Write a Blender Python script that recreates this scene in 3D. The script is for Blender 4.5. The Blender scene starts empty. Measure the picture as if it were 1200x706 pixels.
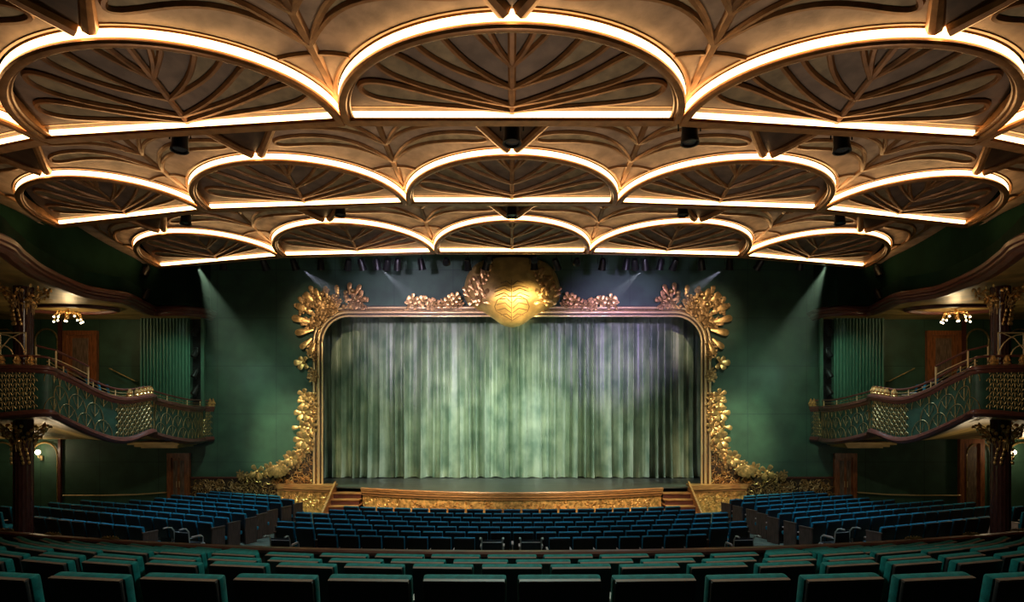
import bpy, math, random
from mathutils import Vector, Matrix
PI = math.pi
random.seed(7)
sc = bpy.context.scene
COL = sc.collection

# ------------------------------------------------------------------ camera
CZ = 4.2            # eye height above the floor of the front stalls
F = 734.0           # focal length for a 1200 x 706 picture
HZ = 480.0          # eye level in that picture
cam_d = bpy.data.cameras.new('camera'); cam = bpy.data.objects.new('camera', cam_d); COL.objects.link(cam)
cam.location = (0, 0, CZ); cam.rotation_euler = (PI/2, 0, 0)
cam_d.sensor_width = 36; cam_d.lens = 36*F/1200; cam_d.shift_y = (HZ-353)/1200
cam_d.clip_start = .05; cam_d.clip_end = 200
sc.camera = cam

# ------------------------------------------------------------------ world, exposure
w = bpy.data.worlds.new('world'); sc.world = w; w.use_nodes = True
w.node_tree.nodes['Background'].inputs[0].default_value = (.5, .62, .6, 1)
w.node_tree.nodes['Background'].inputs[1].default_value = 0.0
vs = sc.view_settings
vs.view_transform = 'Standard'; vs.look = 'None'; vs.gamma = 1; vs.use_curve_mapping = False
vs.exposure = 0.0
LED = 8.0
LEDC = (1, .62, .25)

def light(name, kind, loc, target=None, power=100, col=(1, 1, 1), size=.2, ang=40, blend=.5):
    d = bpy.data.lights.new(name, kind); d.energy = power; d.color = col
    if kind == 'SPOT':
        d.spot_size = math.radians(ang); d.spot_blend = blend; d.shadow_soft_size = size
    elif kind == 'POINT': d.shadow_soft_size = size
    elif kind == 'AREA': d.size = size
    o = bpy.data.objects.new(name, d); COL.objects.link(o); o.location = loc
    if target is not None:
        o.rotation_euler = (Vector(target)-Vector(loc)).to_track_quat('-Z', 'Y').to_euler()
    return o
# wash spots standing in for the house rig, without fixtures, below the ceiling tiers
GRN = (.80, 1, .70); PUR = (.62, .42, 1); WRM = (1, .72, .38); BLU = (.25, .72, 1)
light('curtain_spot', 'SPOT', (-3.6, 9.0, 7.2), (-3.9, 28.6, 4.6), 2800, GRN, .3, 30, 1)
light('curtain_spot', 'SPOT', (3.4, 9.0, 7.2), (2.6, 28.6, 4.4), 2800, GRN, .3, 30, 1)
light('curtain_spot', 'SPOT', (-1.6, 9.0, 7.0), (-1.2, 28.6, 3.2), 2900, (.9, 1, .8), .3, 24, 1)
light('curtain_spot', 'SPOT', (5.2, 9.0, 7.2), (4.4, 28.6, 7.4), 10500, PUR, .3, 22, 1)
light('curtain_spot', 'SPOT', (-4.5, 9.0, 7.2), (-3.6, 28.6, 7.8), 8000, (.88, .68, 1), .3, 26, 1)
for s in (-1, 1): light('curtain_side_spot', 'SPOT', (s*11.2, 13.4, 7.5), (-s*1.0, 28.6, 3.4), 7000, (.9, 1, .84), .06, 34, 1)  # cross light added for fold contrast, no lamps at the balconies
light('medallion_spot', 'SPOT', (2.2, 12.5, 6.6), (.55, 25.3, 8.45), 11500, WRM, .1, 8.5, .8)
light('medallion_spot', 'SPOT', (-1.4, 13.5, 6.4), (-.2, 25.3, 8.3), 6000, WRM, .1, 8.5, .8)
# added fill spots lifting the ceiling; no such fixtures on the low stalls wall
for x, y, tx, ty, pw in ((0, 10.9, 0, 6.5, 420), (-7.5, 11.6, -6, 8, 300), (7.5, 11.6, 6, 8, 300), (0, 11.2, 0, 15.5, 420), (-8, 11.9, -8, 15.5, 380), (8, 11.9, 8, 15.5, 380)):
    light('ceiling_fill', 'SPOT', (x, y, 2.3), (tx, ty, 9.4), pw, (1, .74, .52), .5, 130, 1)
for s in (-1, 1):
    light('garland_spot', 'SPOT', (s*6.2, 11.5, 8.9), (s*8.9, 26, 2.9), 5200, (1, .80, .52), .1, 17, .9)
    light('garland_spot', 'SPOT', (s*5.2, 11.5, 8.9), (s*8.0, 26, 7.9), 3800, (1, .78, .52), .1, 14, .9)
    light('wall_spot', 'SPOT', (s*7.2, 14.5, 8.9), (s*10.9, 26.2, 4.4), 2000, (.78, 1, .76), .3, 34, 1)
    light('wall_spot', 'SPOT', (s*4.0, 20.5, 8.9), (s*5.6, 26.1, 9.3), 260, (.75, .7, 1), .2, 60, 1)
    light('fascia_spot', 'SPOT', (s*3.4, 17.8, 9.1), (s*3.6, 23.9, .7), 6500, (1, .74, .45), .2, 44, 1)
    light('block_fill', 'SPOT', (s*5.5, 17.5, 9.0), (s*8.4, 25.7, .6), 2600, (1, .66, .36), .1, 14, .9)  # added warm fill against the green cast on the corner block
    light('seat_spot', 'SPOT', (s*6.0, 16.0, 9.2), (s*8.0, 19.5, .6), 1500, (.55, .85, 1), .3, 75, 1)
    light('seat_spot', 'SPOT', (s*10.5, 19.5, 9.2), (s*11.5, 20.5, .6), 1200, (.55, .85, 1), .3, 70, 1)
for s in (-1, 1): light('box_front_fill', 'SPOT', (s*3.0, 12.0, 8.6), (s*12.6, 19.5, CZ+.0), 1000, (1, .9, .66), .15, 40, 1)  # added fill that brightens the box parapets, no fixture behind it
light('seat_spot', 'SPOT', (0, 16.5, 9.2), (0, 18, .6), 1500, (.6, .88, 1), .3, 75, 1)
light('seat_spot', 'SPOT', (0, 7.0, 8.6), (0, 6.0, 3.0), 1150, (.6, 1, .9), .3, 140, 1)

# ------------------------------------------------------------------ materials
def mat(name, col, rough=.5, metal=0., noise=0., nscale=8., bump=0., bscale=30., col2=None, stretch=(1, 1, 1), sheen=0., spec=.5):
    m = bpy.data.materials.new(name); m.use_nodes = True
    nt = m.node_tree; b = nt.nodes['Principled BSDF']
    b.inputs['Base Color'].default_value = (*col, 1); b.inputs['Roughness'].default_value = rough
    b.inputs['Metallic'].default_value = metal; b.inputs['Specular IOR Level'].default_value = spec
    if sheen: b.inputs['Sheen Weight'].default_value = sheen
    tc = nt.nodes.new('ShaderNodeTexCoord'); mp = nt.nodes.new('ShaderNodeMapping')
    mp.inputs['Scale'].default_value = stretch; nt.links.new(tc.outputs['Object'], mp.inputs[0])
    if noise:
        n = nt.nodes.new('ShaderNodeTexNoise'); n.inputs['Scale'].default_value = nscale; n.inputs['Detail'].default_value = 5
        nt.links.new(mp.outputs[0], n.inputs[0])
        r = nt.nodes.new('ShaderNodeValToRGB'); nt.links.new(n.outputs[0], r.inputs[0])
        c2 = col2 or tuple(c*(1-noise) for c in col); c1 = tuple(min(1, c*(1+noise*.5)) for c in col) if not col2 else col
        r.color_ramp.elements[0].position = .35; r.color_ramp.elements[1].position = .65
        r.color_ramp.elements[0].color = (*c2, 1); r.color_ramp.elements[1].color = (*c1, 1)
        nt.links.new(r.outputs[0], b.inputs['Base Color'])
    if bump:
        n2 = nt.nodes.new('ShaderNodeTexNoise'); n2.inputs['Scale'].default_value = bscale; n2.inputs['Detail'].default_value = 4
        nt.links.new(mp.outputs[0], n2.inputs[0])
        bp = nt.nodes.new('ShaderNodeBump'); bp.inputs['Strength'].default_value = bump; bp.inputs['Distance'].default_value = .02
        nt.links.new(n2.outputs[0], bp.inputs['Height']); nt.links.new(bp.outputs[0], b.inputs['Normal'])
    return m
def emat(name, col, s):
    m = bpy.data.materials.new(name); m.use_nodes = True; nt = m.node_tree; b = nt.nodes['Principled BSDF']
    b.inputs['Base Color'].default_value = (*col, 1); b.inputs['Emission Color'].default_value = (*col, 1)
    b.inputs['Emission Strength'].default_value = s
    return m
M = {}
M['led'] = emat('warm_led', LEDC, LED)
M['bulb'] = emat('bulb', (1, .8, .5), 9)
M['lens'] = mat('lens', (.42, .45, .47), .15, .3)
M['bronze'] = mat('bronze', (.33, .155, .055), .38, .4, .3, 6)
M['rib'] = mat('rib', (.27, .125, .045), .36, .25, .3, 5)
M['dark_bronze'] = mat('dark_bronze', (.07, .04, .022), .45, .3, .3, 5)
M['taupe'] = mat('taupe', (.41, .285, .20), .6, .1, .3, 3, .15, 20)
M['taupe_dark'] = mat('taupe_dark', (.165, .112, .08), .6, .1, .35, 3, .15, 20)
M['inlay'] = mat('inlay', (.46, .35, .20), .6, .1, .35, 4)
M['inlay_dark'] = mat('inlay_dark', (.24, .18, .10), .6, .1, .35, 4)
M['gold'] = mat('gold', (.86, .52, .19), .30, .75, .35, 9, .3, 30)
M['gold_rail'] = mat('gold_rail', (.95, .70, .36), .28, .45)
M['old_gold'] = mat('old_gold', (.52, .30, .11), .38, .6, .6, 14, .5, 30)
M['motif_gold'] = mat('motif_gold', (.36, .25, .09), .4, .5, .3, 9)
M['med_gold'] = mat('medallion_gold', (.95, .62, .2), .38, .4, .25, 3, .15, 14)
M['line'] = mat('engraved_line', (.34, .20, .06), .6, .0)
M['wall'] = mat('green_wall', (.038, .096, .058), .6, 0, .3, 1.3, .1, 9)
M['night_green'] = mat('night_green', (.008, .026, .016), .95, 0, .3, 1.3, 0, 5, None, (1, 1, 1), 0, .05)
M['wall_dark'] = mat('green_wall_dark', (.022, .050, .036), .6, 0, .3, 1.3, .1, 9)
M['panel_green'] = mat('panel_green', (.020, .062, .040), .5, 0, .3, 4)
M['soffit'] = mat('soffit_gold_leaf', (.52, .34, .11), .42, .2, .4, 1.2, .1, 6)
M['redwood'] = mat('red_brown_wood', (.13, .042, .030), .3, 0, .3, 4, 0, 5, None, (1, 1, 8))
M['wood'] = mat('orange_wood', (.50, .24, .085), .38, 0, .45, 3, 0, 5, None, (1, 1, 14))
M['door_wood'] = mat('door_wood', (.34, .115, .04), .35, 0, .45, 3, 0, 5, None, (6, 6, 1))
M['door_panel'] = mat('door_panel', (.22, .14, .09), .45, 0, .5, 3, 0, 5, None, (6, 6, 1))
M['burl'] = mat('gold_fascia', (.70, .40, .12), .45, .15, .6, 7, .5, 18)
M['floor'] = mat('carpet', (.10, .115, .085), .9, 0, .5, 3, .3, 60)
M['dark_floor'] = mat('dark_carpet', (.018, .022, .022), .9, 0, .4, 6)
M['stage'] = mat('stage_floor', (.085, .095, .085), .38, 0, .35, 2, .05, 6, None, (.4, 4, 1))
M['ceil'] = mat('black_ceiling', (.012, .012, .012), .8)
M['black'] = mat('black_metal', (.012, .012, .013), .35, .3)
M['chrome'] = mat('chrome', (.62, .63, .66), .3, .6)
M['dark_lens'] = mat('dark_lens', (.03, .035, .04), .08, 0)
M['tyre'] = mat('tyre', (.02, .02, .022), .7)
M['sling'] = mat('navy_sling', (.010, .016, .024), .7, 0, .2, 20)
M['teal'] = mat('teal_velvet', (.004, .105, .095), .75, 0, .3, 25, .1, 90, None, (1, 1, 1), .0, .2)
M['blue'] = mat('blue_velvet', (.012, .170, .27), .75, 0, .3, 25, .1, 90, None, (1, 1, 1), .0, .2)
M['shell'] = mat('seat_shell', (.010, .006, .006), .5, 0, .4, 3, 0, 5, None, (12, 12, 1))
M['shell_edge'] = mat('seat_shell_edge', (.10, .050, .038), .45)
M['arm'] = mat('armrest_wood', (.50, .38, .33), .4, 0, .3, 5)
M['endp'] = mat('end_panel_wood', (.085, .048, .036), .5, 0, .5, 4, 0, 5, None, (10, 10, 1))
M['column'] = mat('column_lacquer', (.060, .022, .018), .22, .1, .3, 4, 0, 5, None, (5, 5, 1))
M['pleat'] = mat('green_pleat', (.055, .15, .095), .5, 0, .25, 3, 0, 5, None, (8, 8, 1))
M['drape'] = mat('green_drape', (.39, .48, .32), .36, 0, .5, 1.5, .25, 5, (.15, .24, .155), (1, 1, .7), .0)
# wall panels: fine joints between the big cladding sheets
def wall_joints(m, sx, sz):
    nt = m.node_tree; b = nt.nodes['Principled BSDF']
    src = b.inputs['Base Color'].links[0].from_socket
    tc = nt.nodes.new('ShaderNodeTexCoord'); sp = nt.nodes.new('ShaderNodeSeparateXYZ'); cb = nt.nodes.new('ShaderNodeCombineXYZ')
    nt.links.new(tc.outputs['Object'], sp.inputs[0]); nt.links.new(sp.outputs[0], cb.inputs[0]); nt.links.new(sp.outputs[2], cb.inputs[1])
    br = nt.nodes.new('ShaderNodeTexBrick'); nt.links.new(cb.outputs[0], br.inputs[0])
    br.offset = 0; br.inputs['Scale'].default_value = 1; br.inputs['Mortar Size'].default_value = .012
    br.inputs['Brick Width'].default_value = sx; br.inputs['Row Height'].default_value = sz
    mx = nt.nodes.new('ShaderNodeMix'); mx.data_type = 'RGBA'
    nt.links.new(br.outputs['Fac'], mx.inputs[0]); nt.links.new(src, mx.inputs[6]); mx.inputs[7].default_value = (.012, .04, .03, 1)
    nt.links.new(mx.outputs[2], b.inputs['Base Color'])
wall_joints(M['wall'], 2.45, 2.0)

# ------------------------------------------------------------------ mesh helpers
def at(px, py, d):   # the place in the room seen at that point of the picture, d metres away
    return Vector(((px-600)*d/F, d, CZ+(HZ-py)*d/F))
class MB:
    def __init__(s): s.v = []; s.f = []
    def box(s, c, size, rz=0, rx=0, taper=1.):
        R = Matrix.Rotation(rz, 3, 'Z') @ Matrix.Rotation(rx, 3, 'X'); n = len(s.v)
        for z in (-.5, .5):
            t = taper if z > 0 else 1
            for x, y in ((-.5, -.5), (.5, -.5), (.5, .5), (-.5, .5)):
                s.v.append(Vector(c)+R @ Vector((x*size[0]*t, y*size[1]*t, z*size[2])))
        s.f += [(n+3, n+2, n+1, n), (n+4, n+5, n+6, n+7)]+[(n+i, n+(i+1) % 4, n+4+(i+1) % 4, n+4+i) for i in range(4)]
        return s
    def tube(s, pts, r, n=6, closed=False, flat=1.):
        pts = [Vector(p) for p in pts]; k = len(pts); base = len(s.v); up = Vector((0, 0, 1))
        for i, p in enumerate(pts):
            a = pts[(i-1) % k] if (closed or i > 0) else p; b = pts[(i+1) % k] if (closed or i < k-1) else p
            d = (b-a)
            if d.length < 1e-9: d = Vector((0, 1, 0))
            d.normalize(); u = d.cross(up)
            if u.length < .05: u = d.cross(Vector((0, 1, 0)))
            u.normalize(); w_ = u.cross(d).normalized()
            rr = r[i] if isinstance(r, (list, tuple)) else r
            for j in range(n):
                a_ = 2*PI*j/n; s.v.append(p+u*math.cos(a_)*rr+w_*math.sin(a_)*rr*flat)
        m = k if closed else k-1
        for i in range(m):
            for j in range(n):
                a = base+i*n+j; b = base+i*n+(j+1) % n; c = base+((i+1) % k)*n+(j+1) % n; d = base+((i+1) % k)*n+j
                s.f.append((a, b, c, d))
        if not closed:
            s.f.append(tuple(base+j for j in range(n))[::-1]); s.f.append(tuple(base+(k-1)*n+j for j in range(n)))
        return s
    def grid(s, fn, nu, nv):
        base = len(s.v)
        for j in range(nv+1):
            for i in range(nu+1): s.v.append(Vector(fn(i/nu, j/nv)))
        for j in range(nv):
            for i in range(nu):
                a = base+j*(nu+1)+i; s.f.append((a, a+1, a+nu+2, a+nu+1))
        return s
    def sweep(s, path, prof, closed=False):     # prof: list of (out, up); path: list of (pos, out-vector)
        base = len(s.v); n = len(prof)
        for p, o in path:
            for a, b in prof: s.v.append(Vector(p)+Vector(o)*a+Vector((0, 0, 1))*b)
        for i in range(len(path)-1):
            for j in range(n):
                s.f.append((base+i*n+j, base+i*n+(j+1) % n, base+(i+1)*n+(j+1) % n, base+(i+1)*n+j))
        s.f.append(tuple(base+j for j in range(n))); s.f.append(tuple(base+(len(path)-1)*n+j for j in range(n))[::-1])
        return s
    def lathe(s, c, prof, n=20):                # prof: (radius, z)
        base = len(s.v)
        for r, z in prof:
            for j in range(n): s.v.append(Vector(c)+Vector((r*math.cos(2*PI*j/n), r*math.sin(2*PI*j/n), z)))
        for i in range(len(prof)-1):
            for j in range(n):
                s.f.append((base+i*n+j, base+i*n+(j+1) % n, base+(i+1)*n+(j+1) % n, base+(i+1)*n+j))
        s.f.append(tuple(base+j for j in range(n))[::-1]); s.f.append(tuple(base+(len(prof)-1)*n+j for j in range(n)))
        return s
    def ball(s, c, r, M3=None, nu=8, nv=6):
        base = len(s.v); c = Vector(c)
        r = Vector(r) if not isinstance(r, (int, float)) else Vector((r, r, r))
        for j in range(1, nv):
            ph = PI*j/nv
            for i in range(nu):
                th = 2*PI*i/nu; q = Vector((r.x*math.sin(ph)*math.cos(th), r.y*math.sin(ph)*math.sin(th), r.z*math.cos(ph)))
                s.v.append(c+(M3 @ q if M3 else q))
        t = Vector((0, 0, r.z)); s.v.append(c+(M3 @ t if M3 else t)); s.v.append(c-(M3 @ t if M3 else t))
        T = len(s.v)-2; B = T+1
        for j in range(nv-2):
            for i in range(nu): s.f.append((base+j*nu+i, base+(j+1)*nu+i, base+(j+1)*nu+(i+1) % nu, base+j*nu+(i+1) % nu))
        for i in range(nu):
            s.f.append((T, base+i, base+(i+1) % nu)); s.f.append((B, base+(nv-2)*nu+(i+1) % nu, base+(nv-2)*nu+i))
        return s
    def petal(s, c, ang, L, W, tilt=.25, up=0., curl=.12):
        # spoon-shaped leaf lying in the wall plane (x,z) and standing off towards the room (-y)
        base = len(s.v); nu, nv = 7, 4; ca, sa = math.cos(ang), math.sin(ang); c = Vector(c)
        for side in (1, -1):
            for i in range(nu+1):
                t = 1-(1-i/nu)**1.5; wv = W*(.22+.78*t)*math.sqrt(max(.0004, 1-t**6))
                for j in range(nv+1):
                    q = (j/nv*2-1); x = t*L; y = q*wv
                    cr = abs(q)
                    h = up+tilt*L*t-curl*L*t*t*t + side*.16*W*(1-q*q)*math.sin(PI*min(.98, t*.9+.05)) - (.10*W*(1-cr) if side > 0 else 0)*math.sin(PI*t)
                    s.v.append(c+Vector((x*ca-y*sa, -h, x*sa+y*ca)))
        def id_(sd, i, j): return base+sd*(nu+1)*(nv+1)+i*(nv+1)+j
        for i in range(nu):
            for j in range(nv):
                s.f.append((id_(0, i, j), id_(0, i+1, j), id_(0, i+1, j+1), id_(0, i, j+1)))
                s.f.append((id_(1, i, j+1), id_(1, i+1, j+1), id_(1, i+1, j), id_(1, i, j)))
        return s
    def rosette(s, c, R, n=5, a0=0., spread=2*PI, W=.45, tilt=.3, up=.05):
        for k in range(n):
            a = a0+spread*(k/(n if spread > 6 else max(1, n-1)))
            s.petal(c, a, R*random.uniform(.88, 1.08), R*W, tilt, up)
        return s.ball(Vector(c)+Vector((0, -up-.08*R, 0)), (R*.2, R*.16, R*.2))
    def mirror(s, sx):
        if sx < 0: s.v = [Vector((-p.x, p.y, p.z)) for p in s.v]; s.f = [tuple(reversed(f)) for f in s.f]
        return s
    def build(s, name, m, parent=None, smooth=False, origin=None, bevel=0., sx=1):
        s.mirror(sx)
        me = bpy.data.meshes.new(name)
        if parent is not None: o_ = WLOC[parent.name]
        else: o_ = Vector(origin) if origin is not None else Vector()
        me.from_pydata([tuple(p-o_) for p in s.v], [], s.f); me.update()
        ms = m if isinstance(m, (list, tuple)) else [m]
        for q in ms: me.materials.append(M[q])
        import bmesh
        bm = bmesh.new(); bm.from_mesh(me)
        bmesh.ops.remove_doubles(bm, verts=bm.verts, dist=1e-5)
        if bevel: bmesh.ops.bevel(bm, geom=list(bm.edges), offset=bevel, segments=2, affect='EDGES', profile=.6)
        bmesh.ops.recalc_face_normals(bm, faces=bm.faces); bm.to_mesh(me); bm.free()
        if smooth:
            me.polygons.foreach_set('use_smooth', [True]*len(me.polygons))
            if smooth != 'all': me.set_sharp_from_angle(angle=math.radians(40))
        o = bpy.data.objects.new(name, me); COL.objects.link(o)
        if parent is not None: o.parent = parent; WLOC[o.name] = o_
        else: o.location = o_; WLOC[o.name] = o_
        return o
WLOC = {}
def thing(name, label, cat, loc=(0, 0, 0), rz=0, group=None):
    o = bpy.data.objects.new(name, None); COL.objects.link(o); o.location = loc; o.rotation_euler = (0, 0, rz)
    o.empty_display_size = .1
    o['label'] = label; o['category'] = cat
    if group: o['group'] = group
    WLOC[o.name] = Vector(loc); return o
def tag(o, label, cat, group=None, kind=None):
    o['label'] = label; o['category'] = cat
    if group: o['group'] = group
    if kind: o['kind'] = kind
    return o
def struct(o): o['kind'] = 'structure'; return o
ORD = ['zeroth', 'first', 'second', 'third', 'fourth', 'fifth', 'sixth', 'seventh', 'eighth', 'ninth', 'tenth', 'eleventh', 'twelfth',
       'thirteenth', 'fourteenth', 'fifteenth', 'sixteenth', 'seventeenth', 'eighteenth', 'nineteenth', 'twentieth', 'twenty-first',
       'twenty-second', 'twenty-third', 'twenty-fourth', 'twenty-fifth', 'twenty-sixth']
SIDE = {-1: 'left', 1: 'right'}
# ================================================================== ROOM SHELL
DW = 26.0                                        # distance of the proscenium wall
ZS = CZ-3.15                                     # stage level
def B(name, c, size, m, **k):
    b = MB().box((0, 0, 0), size); return struct(b.build(name, m, None, origin=None)) if False else struct(MB().box(c, size).build(name, m, None, origin=c))
B('floor', (0, 17.5, -.1), (44, 24, .2), 'floor')
B('ceiling', (0, 13.5, 12.0), (44, 33, .2), 'ceil')
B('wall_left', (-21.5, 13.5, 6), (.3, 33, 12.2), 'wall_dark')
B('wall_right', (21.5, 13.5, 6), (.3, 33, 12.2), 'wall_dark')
B('wall_rear', (0, -3.2, 6), (44, .3, 12.2), 'wall_dark')
OPX, OPZ, ORR = 7.95, CZ+4.0, 1.25               # opening half width, top, corner radius
# the proscenium wall with its rounded opening, one mesh
def pro_wall():
    b = MB(); y0, y1 = DW+.05, DW+.45
    arc = [(OPX-ORR+ORR*math.cos(a), OPZ-ORR+ORR*math.sin(a)) for a in [PI/2*i/10 for i in range(11)]]
    inner = [(-OPX, 0)]+[(-x, z) for x, z in arc]+[(x, z) for x, z in reversed(arc)]+[(OPX, 0)]
    for y in (y0, y1):
        for i in range(len(inner)-1):
            (xa, za), (xb, zb) = inner[i], inner[i+1]
            n = len(b.v)
            if abs(xb-xa) < .01: continue
            b.v += [Vector((xa, y, za)), Vector((xb, y, zb)), Vector((xb, y, 12)), Vector((xa, y, 12))]; b.f.append((n, n+1, n+2, n+3))
        for s in (-1, 1):
            n = len(b.v); b.v += [Vector((s*21.4, y, 0)), Vector((s*OPX, y, 0)), Vector((s*OPX, y, OPZ-ORR)), Vector((s*OPX, y, 12)), Vector((s*21.4, y, 12))]
            b.f.append((n, n+1, n+2, n+3, n+4))
    for i in range(len(inner)-1):
        n = len(b.v); (xa, za), (xb, zb) = inner[i], inner[i+1]
        b.v += [Vector((xa, y0, za)), Vector((xb, y0, zb)), Vector((xb, y1, zb)), Vector((xa, y1, za))]; b.f.append((n, n+1, n+2, n+3))
    return b
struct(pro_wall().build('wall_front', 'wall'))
B('wall_backstage', (0, 29.9, 6), (22, .2, 12), 'ceil')
for s in (-1, 1): B('wall_wing', (s*10.9, 28.1, 6), (.2, 3.3, 12), 'ceil')
# stage floor slab with curved apron
APR = 12.5
def apron_y(x): return 23.75+x*x/(2*APR)*1.0
def stage_slab():
    pts = [(x, apron_y(x)) for x in [-6.0+12*i/32 for i in range(33)]]
    pts = [(-7.2, 25.55), (-6.0, 25.3)]+pts+[(6.0, 25.3), (7.2, 25.55)]
    b = MB(); outline = pts+[(7.2, DW+.0), (OPX-.02, DW+.02), (OPX-.02, DW+.5), (10.7, DW+.5), (10.7, 29.7), (-10.7, 29.7), (-10.7, DW+.5), (-OPX+.02, DW+.5), (-OPX+.02, DW+.02), (-7.2, DW)]
    n = len(outline)
    for z in (ZS-.06, ZS): b.v += [Vector((x, y, z)) for x, y in outline]
    b.f.append(tuple(range(n))[::-1]); b.f.append(tuple(range(n, 2*n)))
    b.f += [(i, (i+1) % n, n+(i+1) % n, n+i) for i in range(n)]
    return b
struct(stage_slab().build('floor_stage', 'stage'))
# apron front: mouldings and gilded panelling
ap = thing('stage_apron', 'long curved gilded stage apron front with brown stepped wooden moulding', 'stage front', (0, 24, 0))
xs = [-6.0+12*i/40 for i in range(41)]
path = [(Vector((x, apron_y(x), 0)), Vector((x/APR, -1, 0)).normalized()) for x in xs]
MB().sweep(path, [(.0, ZS-.06), (.13, ZS-.06), (.15, ZS-.02), (.13, ZS+.012), (0, ZS+.012)]).build('nosing', 'wood', ap)
MB().sweep(path, [(-.05, ZS-.30), (.05, ZS-.30), (.06, ZS-.24), (.10, ZS-.20), (.10, ZS-.13), (.13, ZS-.10), (.13, ZS-.065), (-.05, ZS-.065)]).build('moulding', 'wood', ap)
MB().sweep(path, [(-.3, .0), (0, .0), (0, ZS-.302), (-.3, ZS-.302)]).build('fascia_panel', 'burl', ap)
b = MB()
random.seed(3)
for k in range(150):
    x = random.uniform(-5.9, 5.9); z = random.uniform(.25, ZS-.36); r = random.uniform(.05, .13); a0 = random.uniform(0, 6)
    pts = []
    for i in range(9):
        a = a0+i*.55; rr = r*(1-i*.08); xx = x+rr*math.cos(a); pts.append((xx, apron_y(xx)-.02, z+rr*math.sin(a)))
    b.tube(pts, .013, 4)
b.build('scroll_relief', 'gold', ap)
MB().sweep(path, [(0, .05), (.07, .05), (.05, .2), (0, .2)]).build('plinth', 'wood', ap)

for s in (-1, 1):
    # stairs between apron and corner block
    st = thing('stage_steps', 'wooden steps up to the stage at the %s end of the apron' % SIDE[s], 'stairs', (s*6.6, 24.8, 0), 0, 'steps up to the stage')
    nst = 4
    for k in range(nst):
        h = ZS*(k+1)/(nst+1)
        y0 = 24.0+k*.35
        MB().box((s*6.6, (y0+25.58)/2, h-.02), (1.14, 25.58-y0, .04)).build('tread', 'wood', st)
        MB().box((s*6.6, y0+.06, h/2-.02), (1.1, .04, h)).build('riser', 'redwood', st)
    pts = [(s*7.19, 23.7, .02), (s*7.19, 23.7, .28), (s*7.19, 25.5, ZS+.22), (s*7.19, 25.5, .02)]
    b = MB(); n = 0
    for dx in (-.035, .035): b.v += [Vector((x+dx, y, z)) for x, y, z in pts]
    b.f += [(0, 1, 2, 3), (7, 6, 5, 4), (0, 4, 5, 1), (1, 5, 6, 2), (2, 6, 7, 3), (3, 7, 4, 0)]
    b.build('stringer', 'wood', st)
    # corner block, canted
    cb = thing('corner_block', 'gilded corner block with brown wooden capping %s of the stage' % SIDE[s], 'stage block', (s*8.4, 25.8, 0), 0, 'corner blocks beside the stage')
    A = Vector((s*9.7, 25.92, 0)); Bp = Vector((s*7.24, 25.35, 0))
    def prism(zb, zt, off, inset=0.):
        n_ = Vector((-(Bp-A).y, (Bp-A).x, 0)).normalized();
        if n_.y > 0: n_ = -n_
        d_ = (Bp-A).normalized(); q = [A+n_*off-d_*inset, Bp+n_*off+d_*inset, Vector((Bp.x+d_.x*inset, 25.99, 0)), Vector((A.x-d_.x*inset, 25.99, 0))]
        b = MB(); b.v = [p+Vector((0, 0, zb)) for p in q]+[p+Vector((0, 0, zt)) for p in q]
        b.f = [(3, 2, 1, 0), (4, 5, 6, 7), (0, 1, 5, 4), (1, 2, 6, 5), (2, 3, 7, 6), (3, 0, 4, 7)]; return b
    prism(.0, ZS-.22, 0).build('body', 'burl', cb)
    prism(ZS-.22, ZS-.12, .04, .0).build('moulding', 'wood', cb)
    prism(ZS-.12, ZS+.07, .09, .02).build('capping', 'wood', cb)
    b = MB()
    for k in range(60):
        t = random.uniform(.08, .9); z = random.uniform(.2, ZS-.32); r = random.uniform(.05, .12); a0 = random.uniform(0, 6); d_ = (Bp-A).normalized(); pts = []
        for i in range(9):
            a = a0+i*.55; rr = r*(1-i*.08); p = A+(Bp-A)*t+d_*rr*math.cos(a); pts.append((p.x, p.y-.02, z+rr*math.sin(a)))
        b.tube(pts, .013, 4)
    b.build('scroll_relief', 'gold', cb)

# ---------------------------------------------------- proscenium frame
fr = thing('proscenium_frame', 'tall gilded ribbed proscenium frame with rounded upper corners', 'stage frame', (0, DW, ZS))
fx, fz, fR = 8.0, CZ+4.02, 1.25
def frame_path(off):
    P = [(-(fx+off), ZS+.01)]
    R = fR+off
    for i in range(13):
        a = PI-PI/2*i/12; P.append((-(fx-fR)+R*math.cos(a), fz-fR+R*math.sin(a)))
    for i in range(13):
        a = PI/2-PI/2*i/12; P.append(((fx-fR)+R*math.cos(a), fz-fR+R*math.sin(a)))
    P.append((fx+off, ZS+.01)); return [(x, DW-.06, z) for x, z in P]
for off, r, m in ((-.165, .042, 'gold_rail'), (-.01, .052, 'gold_rail'), (.085, .018, 'gold'), (.18, .048, 'gold_rail')):
    MB().tube([(x, y-(.06 if m == 'gold_rail' else 0), z) for x, y, z in frame_path(off)], r, 10).build('ribbed_moulding' if m == 'gold' else 'round_moulding', m, fr, True)
b = MB()
P0, P1 = frame_path(-.2), frame_path(.27)
for i in range(len(P0)-1):
    n = len(b.v); b.v += [Vector(P0[i]), Vector(P0[i+1]), Vector(P1[i+1]), Vector(P1[i])]; b.f.append((n, n+1, n+2, n+3))
b.build('backing_band', 'dark_bronze', fr)

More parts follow.
